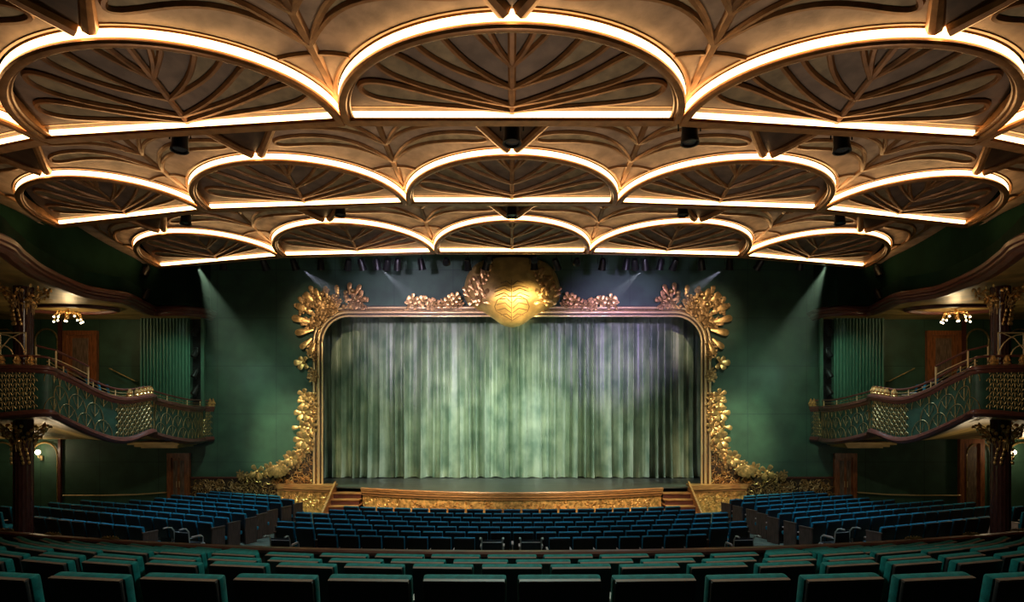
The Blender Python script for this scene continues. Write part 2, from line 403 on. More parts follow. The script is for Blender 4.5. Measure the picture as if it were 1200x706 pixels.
# ---------------------------------------------------- curtain: one gathered drape
random.seed(11)
NX, NZ = 1200, 26
ph = [random.uniform(0, 6) for _ in range(9)]
def drape(u, v):
    x = -9.6+19.2*u; z = ZS+.03+(OPZ+.5-ZS)*v
    low = (1-v)
    q = math.sin(x*6.4+ph[0]+1.3*math.sin(x*1.3+ph[1])+.7*math.sin(x*3.7)); f = .27*(1-2*abs(q)**.62*.9)+.045*math.sin(x*17.7+ph[2]+1.2*math.sin(x*.9))
    f *= .75+.35*math.sin(x*1.7+ph[3])
    f += .05*math.sin(x*3.1+ph[4]+v*1.5)*low
    y = 28.7-f-(.12*math.exp(-v*22)*(.5+.5*math.sin(x*8.2+ph[0])))
    if v == 0: z += .02*math.sin(x*8.2+1)
    return (x+.03*math.sin(v*3+x*2)*low, y, z)
cur = MB().grid(drape, NX, NZ).build('stage_curtain', 'drape', None, 'all', (0, 28.7, ZS))
tag(cur, 'huge green gathered velvet curtain closing the stage opening', 'curtain')

# ---------------------------------------------------- gilded wainscot and skirts
for s in (-1, 1):
    wn = thing('gilded_wainscot', 'dark gold scrollwork wainscot sweeping up to the stage frame on the %s' % SIDE[s], 'wainscot', (s*11, DW, 0), 0, 'gilded wainscots beside the stage')
    top = [(-13.3, CZ-2.84), (-11.0, CZ-2.84), (-10.4, CZ-2.78), (-9.7, CZ-2.62), (-9.2, CZ-2.35), (-8.8, CZ-1.95), (-8.5, CZ-1.4), (-8.28, CZ-.9)]
    b = MB(); n = len(top)
    for y in (DW+.04, DW-.04):
        b.v += [Vector((x, y, 0)) for x, z in top]+[Vector((x, y, z)) for x, z in top]
    for i in range(n-1):
        b.f += [(2*n+i, 2*n+i+1, 3*n+i+1, 3*n+i), (n+i, n+i+1, 3*n+i+1, 3*n+i), (i, i+1, n+i+1, n+i)]
    b.f += [(0, n, 3*n, 2*n), (n-1, 2*n-1, 4*n-1, 3*n-1)]
    b.build('back_panel', 'dark_bronze', wn, sx=-s)
    MB().tube([(x, DW-.07, z) for x, z in top[:2]], .05, 6).build('top_rail', 'redwood', wn, sx=-s)
    b = MB(); cnt = 0; random.seed(20)
    while cnt < 420:
        x = random.uniform(-13.2, -8.35); z = random.uniform(.35, CZ-.9)
        zt = None
        for i in range(n-1):
            if top[i][0] <= x <= top[i+1][0]: zt = top[i][1]+(top[i+1][1]-top[i][1])*(x-top[i][0])/(top[i+1][0]-top[i][0])
        if zt is None or z > zt-.06: continue
        cnt += 1; a0 = random.uniform(0, 6); r = random.uniform(.05, .16); c = random.choice((1, -1)); pts = []
        for i in range(7):
            a = a0+c*i*.42; rr = r*(1+i*.07); pts.append((x+rr*math.cos(a)-r*math.cos(a0), DW-.05-.012*math.sin(i/6*PI), min(z+rr*math.sin(a)-r*math.sin(a0), zt-.03)))
        b.tube(pts, [.012+.014*math.sin(PI*i/6) for i in range(7)], 4)
    b.build('scroll_relief', 'old_gold', wn, True, sx=-s)

# ---------------------------------------------------- carved foliage on the frame
def A(px, py, d=DW-.1): return at(px, py, d)
def cluster(b, pts, rmin, rmax, n, seed, jitter=6):
    random.seed(seed)
    for k in range(n):
        i = random.randrange(len(pts)); px, py = pts[i]
        c = A(px+random.uniform(-jitter, jitter), py+random.uniform(-jitter, jitter), DW-.12-random.uniform(0, .12))
        r = random.uniform(rmin, rmax)
        if random.random() < .6: b.rosette(c, r, random.choice((4, 5, 6)), random.uniform(0, 6), W=random.uniform(.22, .34))
        elif random.random() < .5: b.ball(c, (r*.32, r*.28, r*.32))
        else: b.petal(c, random.uniform(0, 6.28), r*1.25, r*.3, .35, .05)
for s in (-1, 1):
    sd = SIDE[s]
    g = thing('carved_foliage', 'gilded foliage spray on the upper %s corner of the stage frame' % sd, 'carved ornament', (s*8.3, DW, CZ+4), 0, 'gilded carvings on the stage frame')
    b = MB(); cluster(b, [(362, 352), (372, 350), (380, 358), (390, 352), (402, 350), (412, 346), (397, 358), (385, 364), (360, 362), (371, 372), (368, 384), (376, 370), (405, 356), (418, 352)], .24, .42, 62, 5, 5)
    b.build('leaf_mass', 'old_gold', g, True, sx=-s)
    random.seed(2)
    for (px, py, r, a) in ((358, 378, .75, 2.9), (362, 387, .75, 3.35), (360, 397, .62, 3.9), (364, 402, .55, 4.3), (360, 366, .7, 2.75), (364, 356, .6, 2.4), (378, 350, .5, 1.7), (390, 349, .5, 1.6), (404, 346, .5, 1.5), (411, 347, .5, 1.1), (370, 352, .5, 2.0)):
        MB().petal(A(px+6, py, DW-.2), a, r, r*.26, .2, .1).build('leaf', 'gold', g, True, sx=-s)
    b = MB()
    for (px, py) in ((384, 353), (377, 345), (405, 343), (413, 341), (394, 347), (371, 357), (416, 350)): b.ball(A(px, py, DW-.45), .1)
    b.build('bud', 'gold', g, True, sx=-s)
    g = thing('carved_flower', 'small gilded flower sprig halfway up the %s side of the stage frame' % sd, 'carved ornament', (s*8.5, DW, CZ+1.7), 0, 'gilded carvings on the stage frame')
    b = MB(); c = A(357, 425, DW-.2)
    for a, r in ((3.2, .42), (2.3, .3), (4.1, .36), (1.2, .25), (5.2, .3)): b.petal(c, a, r, r*.42, .25, .05)
    b.ball(c+Vector((0, -.12, 0)), .07); b.build('blossom', 'gold', g, True, sx=-s)
    b = MB(); cluster(b, [(366, 412), (367, 420), (366, 430), (366, 438), (366, 443), (367, 405)], .14, .24, 20, 9, 2.5); b.build('leaf_mass', 'old_gold', g, True, sx=-s)
    g = thing('carved_garland', 'long gilded garland of flowers trailing down the lower %s side of the stage frame' % sd, 'carved ornament', (s*9, DW, CZ-1.5), 0, 'gilded carvings on the stage frame')
    b = MB(); cluster(b, [(365, 468), (365, 478), (364, 488), (363, 498), (363, 508), (362, 516), (364, 524), (357, 526), (350, 530), (344, 534), (338, 538), (346, 540), (334, 545), (326, 548), (318, 552)], .17, .3, 95, 13, 4)
    b.build('leaf_mass', 'gold', g, True, sx=-s)
    b = MB(); cluster(b, [(309, 556), (300, 556), (292, 557), (285, 558)], .12, .22, 22, 15, 3); b.build('tapering_end', 'old_gold', g, True, sx=-s)
    random.seed(4)
    for (px, py, R, n) in ((357, 463, .3, 5), (357, 471, .28, 5), (356, 484, .36, 6), (352, 501, .32, 3), (355, 516, .38, 6), (342, 537, .34, 7), (302, 553, .34, 4)):
        MB().rosette(A(px, py, DW-.3), R, n, random.uniform(0, 6), W=.42).build('blossom', 'gold', g, True, sx=-s)
    b = MB(); c = A(327, 546, DW-.35)
    for a in (3.6, 4.05, 4.5, 4.95, 5.4, 5.85): b.petal(c, a, .5, .13, .2, .08)
    b.build('fan_leaf', 'gold', g, True, sx=-s)
    g = thing('carved_crest', 'low gilded leaf crest on the frame top just %s of the medallion' % sd, 'carved ornament', (s*3.2, DW, CZ+4.3), 0, 'gilded carvings on the stage frame')
    b = MB(); cluster(b, [(482, 354), (489, 355), (497, 355), (505, 357), (512, 358), (519, 356), (526, 354), (533, 351), (537, 355), (529, 357)], .13, .26, 60, 17, 2.5)
    b.build('leaf_mass', 'old_gold', g, True, sx=-s)
    for (px, py) in ((484, 351), (496, 353), (527, 352), (534, 349)): MB().rosette(A(px, py, DW-.35), .24, 5, px, W=.4).build('blossom', 'gold', g, True, sx=-s)

# ---------------------------------------------------- medallion
md = thing('gilded_medallion', 'large bulging gilded shell-shaped medallion above the centre of the stage', 'carved ornament', (0, DW, CZ+5))
prof = [(600-i, 0) for i in range(1)]
outl = [(303, 26), (306, 38), (312, 46), (322, 53), (335, 56.5), (345, 57), (353, 54), (360, 45), (366, 33), (373, 22), (379, 14), (382.5, 6), (383.5, 0)]
def halfw(py):
    for i in range(len(outl)-1):
        if outl[i][0] <= py <= outl[i+1][0]:
            p0 = outl[max(0, i-1)]; p1 = outl[i]; p2 = outl[i+1]; p3 = outl[min(len(outl)-1, i+2)]
            h = p2[0]-p1[0]; t = (py-p1[0])/h; m1 = (p2[1]-p0[1])/(p2[0]-p0[0])*h; m2 = (p3[1]-p1[1])/(p3[0]-p1[0])*h
            return max(0, (2*t**3-3*t*t+1)*p1[1]+(t**3-2*t*t+t)*m1+(3*t*t-2*t**3)*p2[1]+(t**3-t*t)*m2)
    return 0
def med(u, v):
    py = 303+80.5*v; hw = halfw(py)*DW/F*.985; a = -PI/2+PI*u
    z = CZ+(HZ-py)*(DW-.3)/F
    dep = .95*math.sin(PI*(.12+.8*v))**.7*min(1, hw/.5)
    return (hw*math.sin(a), DW-.05-dep*math.cos(a)**.75, z)
MB().grid(med, 40, 40).build('shell_body', 'med_gold', md, 'all')
def on_med(px, py, off=.015):
    v = (py-303)/80.5; hw = halfw(py); t = max(-.98, min(.98, (px-600)/max(hw, 1)))
    u = (math.asin(t)+PI/2)/PI; p = Vector(med(u, v)); return p+Vector((0, -off, 0))
def line(pts, r=.014): return MB().tube([on_med(*p) for p in pts], r, 5)
emb = line([(599.5, 332), (599.5, 345), (599.5, 360), (599.5, 378)], .016).build('palm_emblem', 'line', md)
for s in (-1, 1):
    b = MB()
    def curve(pts):
        P = []
        for i in range(len(pts)-1):
            for k in range(6):
                t = k/6; P.append((pts[i][0]+(pts[i+1][0]-pts[i][0])*t, pts[i][1]+(pts[i+1][1]-pts[i][1])*t))
        P.append(pts[-1]); b.tube([on_med(600+s*abs(x), y, .02) for x, y in P], .02, 5)
    for y0, x1, y1, x2, y2 in ((338, 6, 334, 13, 336), (341, 8, 339, 19, 342), (346, 9, 342, 20, 346), (352, 9, 347, 20, 351)): curve([(1, y0), (x1, y1), (x2, y2)])
    for y0, x1, y1, x2, y2 in ((358, 6, 353, 14, 354), (364, 8, 358, 18, 360), (369, 8, 364, 18, 366), (374, 6, 370, 13, 371)): curve([(1, y0), (x1, y1), (x2, y2)])
    curve([(0, 351), (10, 351), (17, 355), (20, 362), (18, 367), (9, 372), (0, 377)])
    b.build('emblem_frond', 'line', emb, sx=1)
    b = MB(); random.seed(33)
    for (px, py, a, L) in [(574, 322, 1.2, .3), (570, 326, 2, .35), (566, 330, 1.5, .4), (562, 333, 2.4, .35), (560, 338, 1.3, .4), (563, 342, 1.8, .45), (556, 343, 2.2, .35), (560, 349, 1.2, .45), (566, 351, 1.0, .4), (552, 350, 2.6, .35), (557, 355, .2, .45), (565, 357, .1, .4), (548, 345, 2.0, .3), (570, 319, .8, .25), (564, 325, 1.8, .3), (551, 338, 1.6, .3), (567, 345, 1.9, .3), (561, 353, .6, .4)]:
        p = on_med(px, py, .05); b.petal(p, a+random.uniform(-.3, .3), L, L*.32, .15, .03)
        b.petal(p, a+PI+random.uniform(-.5, .5), L*.7, L*.25, .15, .03)
    b.build('leaf_spray', 'gold', md, True, sx=-s)
# ================================================================== CEILING TIERS
FX = 14.2
class Tier:
    def __init__(s, H, half, a, L, name, B_=.55):
        s.H = H; s.z = CZ+H-.09; s.a = a; s.L = L; s.name = name; s.B = B_
        r = [Vector((x*H, d*H)) for x, d in half]
        s.V = [Vector((-p.x, p.y)) for p in reversed(r)]+r
        s.n = len(s.V)-1
        s.N = []
        for i in range(len(s.V)):
            a_ = s.V[max(0, i-1)]; b_ = s.V[min(s.n, i+1)]; d = (b_-a_).normalized(); s.N.append(Vector((d.y*.0, -1)))
    def uv(s, t, v):
        i = int(max(0, min(s.n-1, math.floor(t)))); u = t-i
        p = s.V[i]+(s.V[i+1]-s.V[i])*u; k = max(0, min(1, u)); n = (s.N[i]*(1-k)+s.N[i+1]*k)
        return p+n*v
    def arc(s, t):
        if t < 0 or t > s.n: return 0
        u = (t-math.floor(t))*2-1 if t < s.n else 1
        return s.a*math.sqrt(max(0, 1-u*u))
    def zo(s, t, v):       # underside outside the arcs
        w_ = max(0, min(1, (v-s.arc(t))/max(.1, s.L-s.arc(t))))
        return s.z+.17+s.B*w_*w_+.10*math.sin(min(1, w_*6)*PI/2)
    def zi(s, t, v): return s.z+.16+.2*max(0, v)
    def P(s, t, v, dz=0, inside=False):
        p = s.uv(t, v); z = (s.zi if inside else s.zo)(t, v)
        return Vector((max(-FX+.03, min(FX-.03, p.x)), p.y, z+dz))
T1 = Tier(4.8, [(.573, 2.134), (1.708, 2.28), (2.80, 2.66)], 2.58, 7.5, 'nearest', .35)
T2 = Tier(5.5, [(.498, 2.996), (1.519, 3.097), (2.454, 3.367)], 3.12, 6.0, 'middle')
T3 = Tier(5.5, [(.4826, 3.936), (1.484, 4.033), (2.456, 4.343)], 3.65, 5.1, 'farthest')
CELLN = ['far left', 'left', 'central', 'right', 'far right']

def petal_loop(base, tip, wmax, n=22, bend=0.):
    bx, by = base; tx, ty = tip; dx, dy = tx-bx, ty-by; L = math.hypot(dx, dy); nx, ny = -dy/L, dx/L
    cen = []; wd = []
    for i in range(n+1):
        t = i/n; t2 = 1-(1-t)**1.6
        cx = bx+dx*t2+nx*bend*math.sin(PI*t2); cy = by+dy*t2+ny*bend*math.sin(PI*t2)
        cen.append((cx, cy)); wd.append(wmax*(t2**1.3)*math.sqrt(max(0, 1-t2**7)))
    a = [(c[0]+nx*w_, c[1]+ny*w_) for c, w_ in zip(cen, wd)]; b = [(c[0]-nx*w_, c[1]-ny*w_) for c, w_ in zip(cen, wd)]
    return a, b
def add_petal(T, i0, base, tip, wmax, inside, parent, r, bend, inl, Wm):
    # local metric coords: x along the chord in metres about t=i0, y = v
    a, b = petal_loop(base, tip, wmax, bend=bend)
    f = lambda p, dz: T.P(i0+p[0]/Wm, max(.01, p[1]), dz, inside)
    loop = a+list(reversed(b))[1:]
    m = MB().tube([f(p, -.02) for p in loop], r, 6).build('petal_moulding', 'rib', parent, True)
    n = len(a); q = MB(); q.v = [f(p, -.012) for p in a]+[f(p, -.012) for p in b]
    q.f = [(k, k+1, n+k+1, n+k) for k in range(n-1)]
    q2 = q.build('petal_inlay', inl, parent)
    mw = q2.matrix_world
    q2.parent = m; q2.location = (0, 0, 0)
for T in (T1, T2, T3):
    Wm = (T.V[T.n//2+1]-T.V[T.n//2]).length
    for c in range(T.n):
        o = T.uv(c+.5, 0)
        th = thing('ceiling_coffer', '%s glowing half-round fan coffer in the %s ceiling tier' % (CELLN[c], T.name), 'ceiling coffer', (o.x, o.y, T.z), 0, 'half-round light-rimmed ceiling coffers')
        K = 48; us = [.5-.5*math.cos(PI*i/K) for i in range(K+1)]
        def ring(inset, z):
            out = []
            for u in us:
                x = (u*2-1); av = (T.a-inset)*math.sqrt(max(0, 1-x*x)); uu = .5+(u-.5)*(1-2*inset/Wm)
                p = T.uv(c+uu, av); out.append(Vector((p.x, p.y, z)))
            return out
        # light band (outer face of the arc)
        b = MB(); o0, o1, i0_, i1_ = ring(.0, T.z+.045), ring(.0, T.z+.155), ring(.03, T.z+.045), ring(.03, T.z+.155)
        for A_, B_ in ((o0, o1),):
            n = len(b.v); b.v += A_+B_; b.f += [(n+k, n+k+1, n+K+1+k+1, n+K+1+k) for k in range(K)]
        b.build('arc_light', 'led', th)
        b = MB(); q0, q1, q2, q3 = ring(.02, T.z-.01), ring(.02, T.z+.22), ring(.10, T.z-.01), ring(.10, T.z+.30)
        for A_, B_ in ((q0, q1), (q2, q3), (q0, q2)):
            n = len(b.v); b.v += A_+B_; b.f += [(n+k, n+k+1, n+K+1+k+1, n+K+1+k) for k in range(K)]
        b.build('arc_channel', 'bronze', th, True)
        MB().tube(ring(.06, T.z-.0), .07, 8, flat=.7).build('arc_rim', 'bronze', th, True)
        MB().tube(ring(.15, T.z+.05), .035, 6).build('inner_bead', 'rib', th, True)
        MB().tube(ring(-.05, T.z+.20), .035, 6).build('outer_bead', 'rib', th, True)
        # chord with its light
        A_, B_ = T.uv(c+.015, 0), T.uv(c+.985, 0); d = (B_-A_); ln = d.length; ang = math.atan2(d.y, d.x); nrm = Vector((d.y, -d.x)).normalized(); mid = (A_+B_)/2
        MB().box((mid.x+nrm.x*.012, mid.y+nrm.y*.012, T.z+.10), (ln-.12, .02, .11), ang).build('straight_light', 'led', th)
        bb = MB().box((mid.x-nrm.x*.07, mid.y-nrm.y*.07, T.z+.11), (ln+.1, .13, .26), ang)
        bb.box((mid.x, mid.y, T.z+.0), (ln+.1, .16, .055), ang).box((mid.x+nrm.x*.01, mid.y+nrm.y*.01, T.z+.195), (ln, .24, .03), ang)
        bb.build('chord_beam', 'bronze', th)
        # recess
        def rec(u, w_):
            x = u*2-1; av = (T.a-.08)*math.sqrt(max(0, 1-x*x))*w_; return T.P(c+.5+x*.5*(1-.16/Wm), av, 0, True)
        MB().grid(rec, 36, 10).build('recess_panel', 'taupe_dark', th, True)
        MB().tube([T.P(c+.5, v, -.03, True) for v in [T.a*.95*k/8 for k in range(9)]], .06, 6, flat=.6).build('centre_rib', 'rib', th, True)
        a = T.a/2.75; wm = Wm/5.5
        for q in (-1, 1):
            for (base, tip, wx, bend) in (((.0, .06), (2.34, .66), .28, .05), ((.0, .2), (2.0, 1.36), .30, .2), ((.0, .62), (1.38, 1.95), .30, .26), ((.0, 1.1), (.6, 2.4), .2, .14)):
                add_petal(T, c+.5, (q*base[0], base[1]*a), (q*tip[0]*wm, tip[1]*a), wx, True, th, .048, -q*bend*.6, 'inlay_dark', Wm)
        # pointed bracket from the arc crown back up towards the tier in front
        zt = lambda v: T.z+.14+max(0, (v-T.a))*.20
        for q in (-1, 1):
            pts = []
            for k in range(11):
                v = T.a+(T.L-T.a)*k/10; ww = .10+.80*(v-T.a)*(.82 if k else .0)
                p = T.uv(c+.5+q*ww/Wm, v+.04); pts.append(Vector((max(-FX+.1, min(FX-.1, p.x)), p.y, zt(v)-.04+.05*(k == 0))))
            MB().tube(pts, [.11]+[.085]*10, 8).build('bracket_arm', 'bronze', th, True)
        def brs(u, w_):
            v = T.a+.06+(T.L-T.a-.06)*w_; ww = .05+.66*(v-T.a); p = T.uv(c+.5+(u*2-1)*ww/Wm, v)
            return Vector((max(-FX+.1, min(FX-.1, p.x)), p.y, zt(v)+.0))
        MB().grid(brs, 4, 10).build('bracket_soffit', 'dark_bronze', th)
        p = T.uv(c+.5, T.a+.03); MB().box((p.x, p.y, T.z+.10), (.13, .07, .10), ang).build('crown_light', 'led', th)
    # vault panels, one about every meeting point of two coffers
    VN = ['outermost left', 'left', 'inner left', 'inner right', 'right', 'outermost right']
    for i in range(T.n+1):
        o = T.uv(i, .01)
        th = thing('vault_panel', '%s bronze fan vault panel between the coffers of the %s ceiling tier' % (VN[i], T.name), 'ceiling vault panel', (o.x, o.y, T.z), 0, 'fan vault panels between the coffers')
        lo, hi = (i-.5 if i > 0 else -.35), (i+.5 if i < T.n else T.n+.35)
        def pan(u, w_):
            if u <= .5: t = lo+(i-lo)*(1-math.cos(PI*u))      # dense near the arc feet
            else: t = i+(hi-i)*(1-math.cos(PI*(u-.5)))
            t = lo+(i-lo)*math.sin(PI*u) if u <= .5 else i+(hi-i)*(1-math.cos(PI*(u-.5)))
            s_ = T.arc(min(max(t, 0), T.n)); v = s_+.03+(T.L-s_-.03)*w_; return T.P(t, v)
        MB().grid(pan, 48, 20).build('curved_panel', 'taupe', th, True)
        MB().tube([T.P(i, v, -.02) for v in [.02+(T.L-.1)*k/14 for k in range(15)]], .085, 6, flat=.6).build('stem', 'rib', th, True)
        a = T.a
        for q in (-1, 1):
            if (i == 0 and q < 0) or (i == T.n and q > 0): continue
            # arched cross band from stem to arc
            vb = .58*a; sb = .5*(1-math.sqrt(1-.58**2))*Wm; pts = []
            for k in range(9):
                x = sb*k/8; pts.append(T.P(i+q*x/Wm, vb+.10*math.sin(PI*k/8*.5)+.0, -.01))
            MB().tube(pts, .04, 6).build('cross_band', 'rib', th, True)
            for (base, tip, wx, bend) in (((.0, .66*a), (.405*Wm, a+.36), .30, .52), ((.0, .92*a), (.325*Wm, a+1.05), .32, .36), ((.0, 1.2*a), (.235*Wm, a+1.75), .30, .26), ((.0, 1.5*a), (.12*Wm, a+2.3), .2, .10)):
                if tip[1] > T.L-.2: tip = (tip[0], T.L-.2)
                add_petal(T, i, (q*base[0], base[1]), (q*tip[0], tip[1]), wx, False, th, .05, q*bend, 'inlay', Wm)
    # vertical closing face from the back of the chords up to the black ceiling
    b = MB()
    for i in range(T.n):
        A_, B_ = T.V[i], T.V[i+1]; nA, nB = T.N[i], T.N[i+1]; n = len(b.v)
        a0, b0 = A_-nA*.14, B_-nB*.14
        b.v += [Vector((a0.x, a0.y, T.z+.15)), Vector((b0.x, b0.y, T.z+.15)), Vector((b0.x, b0.y, 11.9)), Vector((a0.x, a0.y, 11.9))]; b.f.append((n, n+1, n+2, n+3))
    struct(b.build('trim_%d' % (1+[T1, T2, T3].index(T)), 'ceil'))

# ---------------------------------------------------- fixtures
def stage_light(loc, label, group, s=1., tilt=.3, yaw=0., kind='can', hang=.35, back=0):
    t = thing('stage_light', label, 'stage light', loc, yaw, group)
    o = Vector(loc); b = MB()
    R = Matrix.Rotation(-tilt, 3, 'X')
    if kind == 'can':
        prof = [(.0, .22), (.10, .22), (.13, .12), (.14, -.10), (.16, -.22), (.13, -.22), (.12, -.16)]
        b.lathe((0, 0, 0), [(r*s, z*s) for r, z in prof], 16)
        b.v = [o+R @ p for p in b.v]; b.build('housing', 'black', t, True)
        b = MB().lathe((0, 0, 0), [(.0, -.17*s), (.118*s, -.17*s), (.118*s, -.185*s)], 14); b.v = [o+R @ p for p in b.v]; b.build('lens', 'dark_lens', t, True)
    else:
        b.lathe((0, 0, 0), [(0, .16*s), (.07*s, .16*s), (.13*s, .05*s), (.15*s, -.10*s), (.14*s, -.12*s)], 16); b.v = [o+R @ p for p in b.v]; b.build('housing', 'black', t, True)
        b = MB().lathe((0, 0, 0), [(.0, -.13*s), (.07*s, -.128*s), (.138*s, -.105*s), (.138*s, -.09*s)], 16); b.v = [o+R @ p for p in b.v]; b.build('lens', 'lens', t, True)
    b = MB(); b.tube([o+Vector((-.19*s, 0, 0)), o+Vector((-.19*s, 0, .26*s)), o+Vector((.19*s, 0, .26*s)), o+Vector((.19*s, 0, 0))], .014*s, 5)
    b.tube([o+Vector((0, 0, .26*s)), o+Vector((0, back, .26*s+(0 if back else hang)))], .02*s, 6)
    b.build('yoke', 'black', t)
    return t
for i, (px, py, d) in enumerate(((211, 160, 11.8), (600, 151, 11.0), (808, 151, 11.3), (986, 161, 11.8))):
    stage_light(at(px, py+3, d), 'black cylindrical stage light under the nearest ceiling beam, %s from left' % ORD[i+1], 'stage lights under the nearest beam', 1.05, .1, hang=1.1)
for i, (px, py, d) in enumerate(((218, 254, 17.9), (399, 244, 17.3), (600, 245, 17.0), (800, 244, 17.3), (984, 254, 17.9))):
    stage_light(at(px, py, d), 'small black stage light under the middle ceiling beam, %s from left' % ORD[i+1], 'stage lights under the middle beam', 1.0, .1, hang=.9)
k = 0
tr = thing('lighting_pipe', 'long black pipe carrying the row of stage lights above the stage', 'pipe', (0, 23.6, CZ+6.05))
MB().tube([(-11, 23.6, CZ+6.05), (11, 23.6, CZ+6.05)], .03, 8).build('pipe', 'black', tr)
for x in (-10.5, -3.5, 3.5, 10.5): MB().tube([(x, 23.6, CZ+6.05), (x, 23.6, 11.95)], .02, 6).build('hanger', 'black', tr)
for px in (262, 310, 345, 376, 408, 424, 442, 454, 466, 494, 548, 570, 626, 652, 706, 734, 744, 756, 774, 790, 822, 855, 890, 938):
    k += 1
    stage_light(at(px, 310, 23.6), 'black stage light on the pipe above the stage, %s from left' % ORD[k], 'stage lights on the pipe above the stage', .95, -.5+.25*math.sin(k*2.1), .5*math.sin(k*1.7))
k = 0
for px, py in ((523, 306.5), (573, 303.5), (626, 303.5), (676, 307)):
    k += 1
    stage_light(at(px, py, 22.9), 'pale-lensed downlight above the stage, %s of four from left' % ORD[k], 'pale-lensed downlights', 1.0, -1.0, 0, 'disc', hang=1.85)
# ================================================================== SIDE BOXES
PLAN = [(-14.9, 17.0), (-12.95, 17.2), (-12.85, 17.7), (-12.75, 18.2), (-12.6, 18.9), (-12.4, 19.5), (-12.2, 20.0), (-11.95, 20.75), (-12.25, 21.5), (-12.15, 22.6), (-12.1, 23.6), (-12.3, 24.8), (-12.6, 25.5), (-12.35, 25.9)]
ZT = [1.10, 1.09, .98, .80, .50, .30, .27, .385, .27, .10, .0, .0, .0, .0]
ZB = [-.28, -.085, -.20, -.42, -.72, -.93, -.95, -.725, -.86, -1.08, -1.2, -1.22, -1.22, -1.2]
def dens(P, n=6):
    out = []
    for i in range(len(P)-1):
        p0 = P[max(0, i-1)]; p1 = P[i]; p2 = P[i+1]; p3 = P[min(len(P)-1, i+2)]
        for k in range(n):
            t = k/n
            out.append(tuple(.5*((2*b)+(-a+c)*t+(2*a-5*b+4*c-d)*t*t+(-a+3*b-3*c+d)*t*t*t) for a, b, c, d in zip(p0, p1, p2, p3)))
    out.append(P[-1]); return out
RAW = dens([(x, y, t, b) for (x, y), t, b in zip(PLAN, ZT, ZB)], 6)
def normals(R):
    out = []
    for i in range(len(R)):
        a = R[max(0, i-1)]; b = R[min(len(R)-1, i+1)]; d = Vector((b[0]-a[0], b[1]-a[1], 0)).normalized(); out.append(Vector((d.y, -d.x, 0)))
    return out
NR = normals(RAW)
CUM = [0]
for i in range(1, len(RAW)): CUM.append(CUM[-1]+math.hypot(RAW[i][0]-RAW[i-1][0], RAW[i][1]-RAW[i-1][1]))
def on_par(s_, h, off=.02):         # s_ metres along, h 0..1 of the parapet height
    s_ = max(0, min(CUM[-1]-1e-4, s_)); i = 0
    while CUM[i+1] < s_: i += 1
    t = (s_-CUM[i])/(CUM[i+1]-CUM[i]); a, b = RAW[i], RAW[i+1]; q = [a[j]+(b[j]-a[j])*t for j in range(4)]
    n = (NR[i]*(1-t)+NR[i+1]*t)
    return Vector((q[0], q[1], CZ+q[3]+(q[2]-q[3])*h))+n*off
def s_at(i): return CUM[i*6]
UP = [(0, 290, 14.5), (22, 305, 15.8), (50, 325, 17.75), (95, 345, 20.3), (125, 350.5, 21.2), (150, 354, 21.9), (170, 364, 23.7), (182, 371, 24.6), (200, 367, 24.5), (218, 365.5, 24.6), (240, 368, 25.2), (250, 371, 25.9)]
UPP = [at(px, py, d) for px, py, d in UP]
UPP = [Vector((p.x, p.y, CZ+3.72)) for p in UPP]
UPP = [Vector((-12.6, 10.0, CZ+3.72)), Vector((-11.9, 12.5, CZ+3.72))]+UPP
UPR = dens([tuple(p) for p in UPP], 6)
UN = normals(UPR)
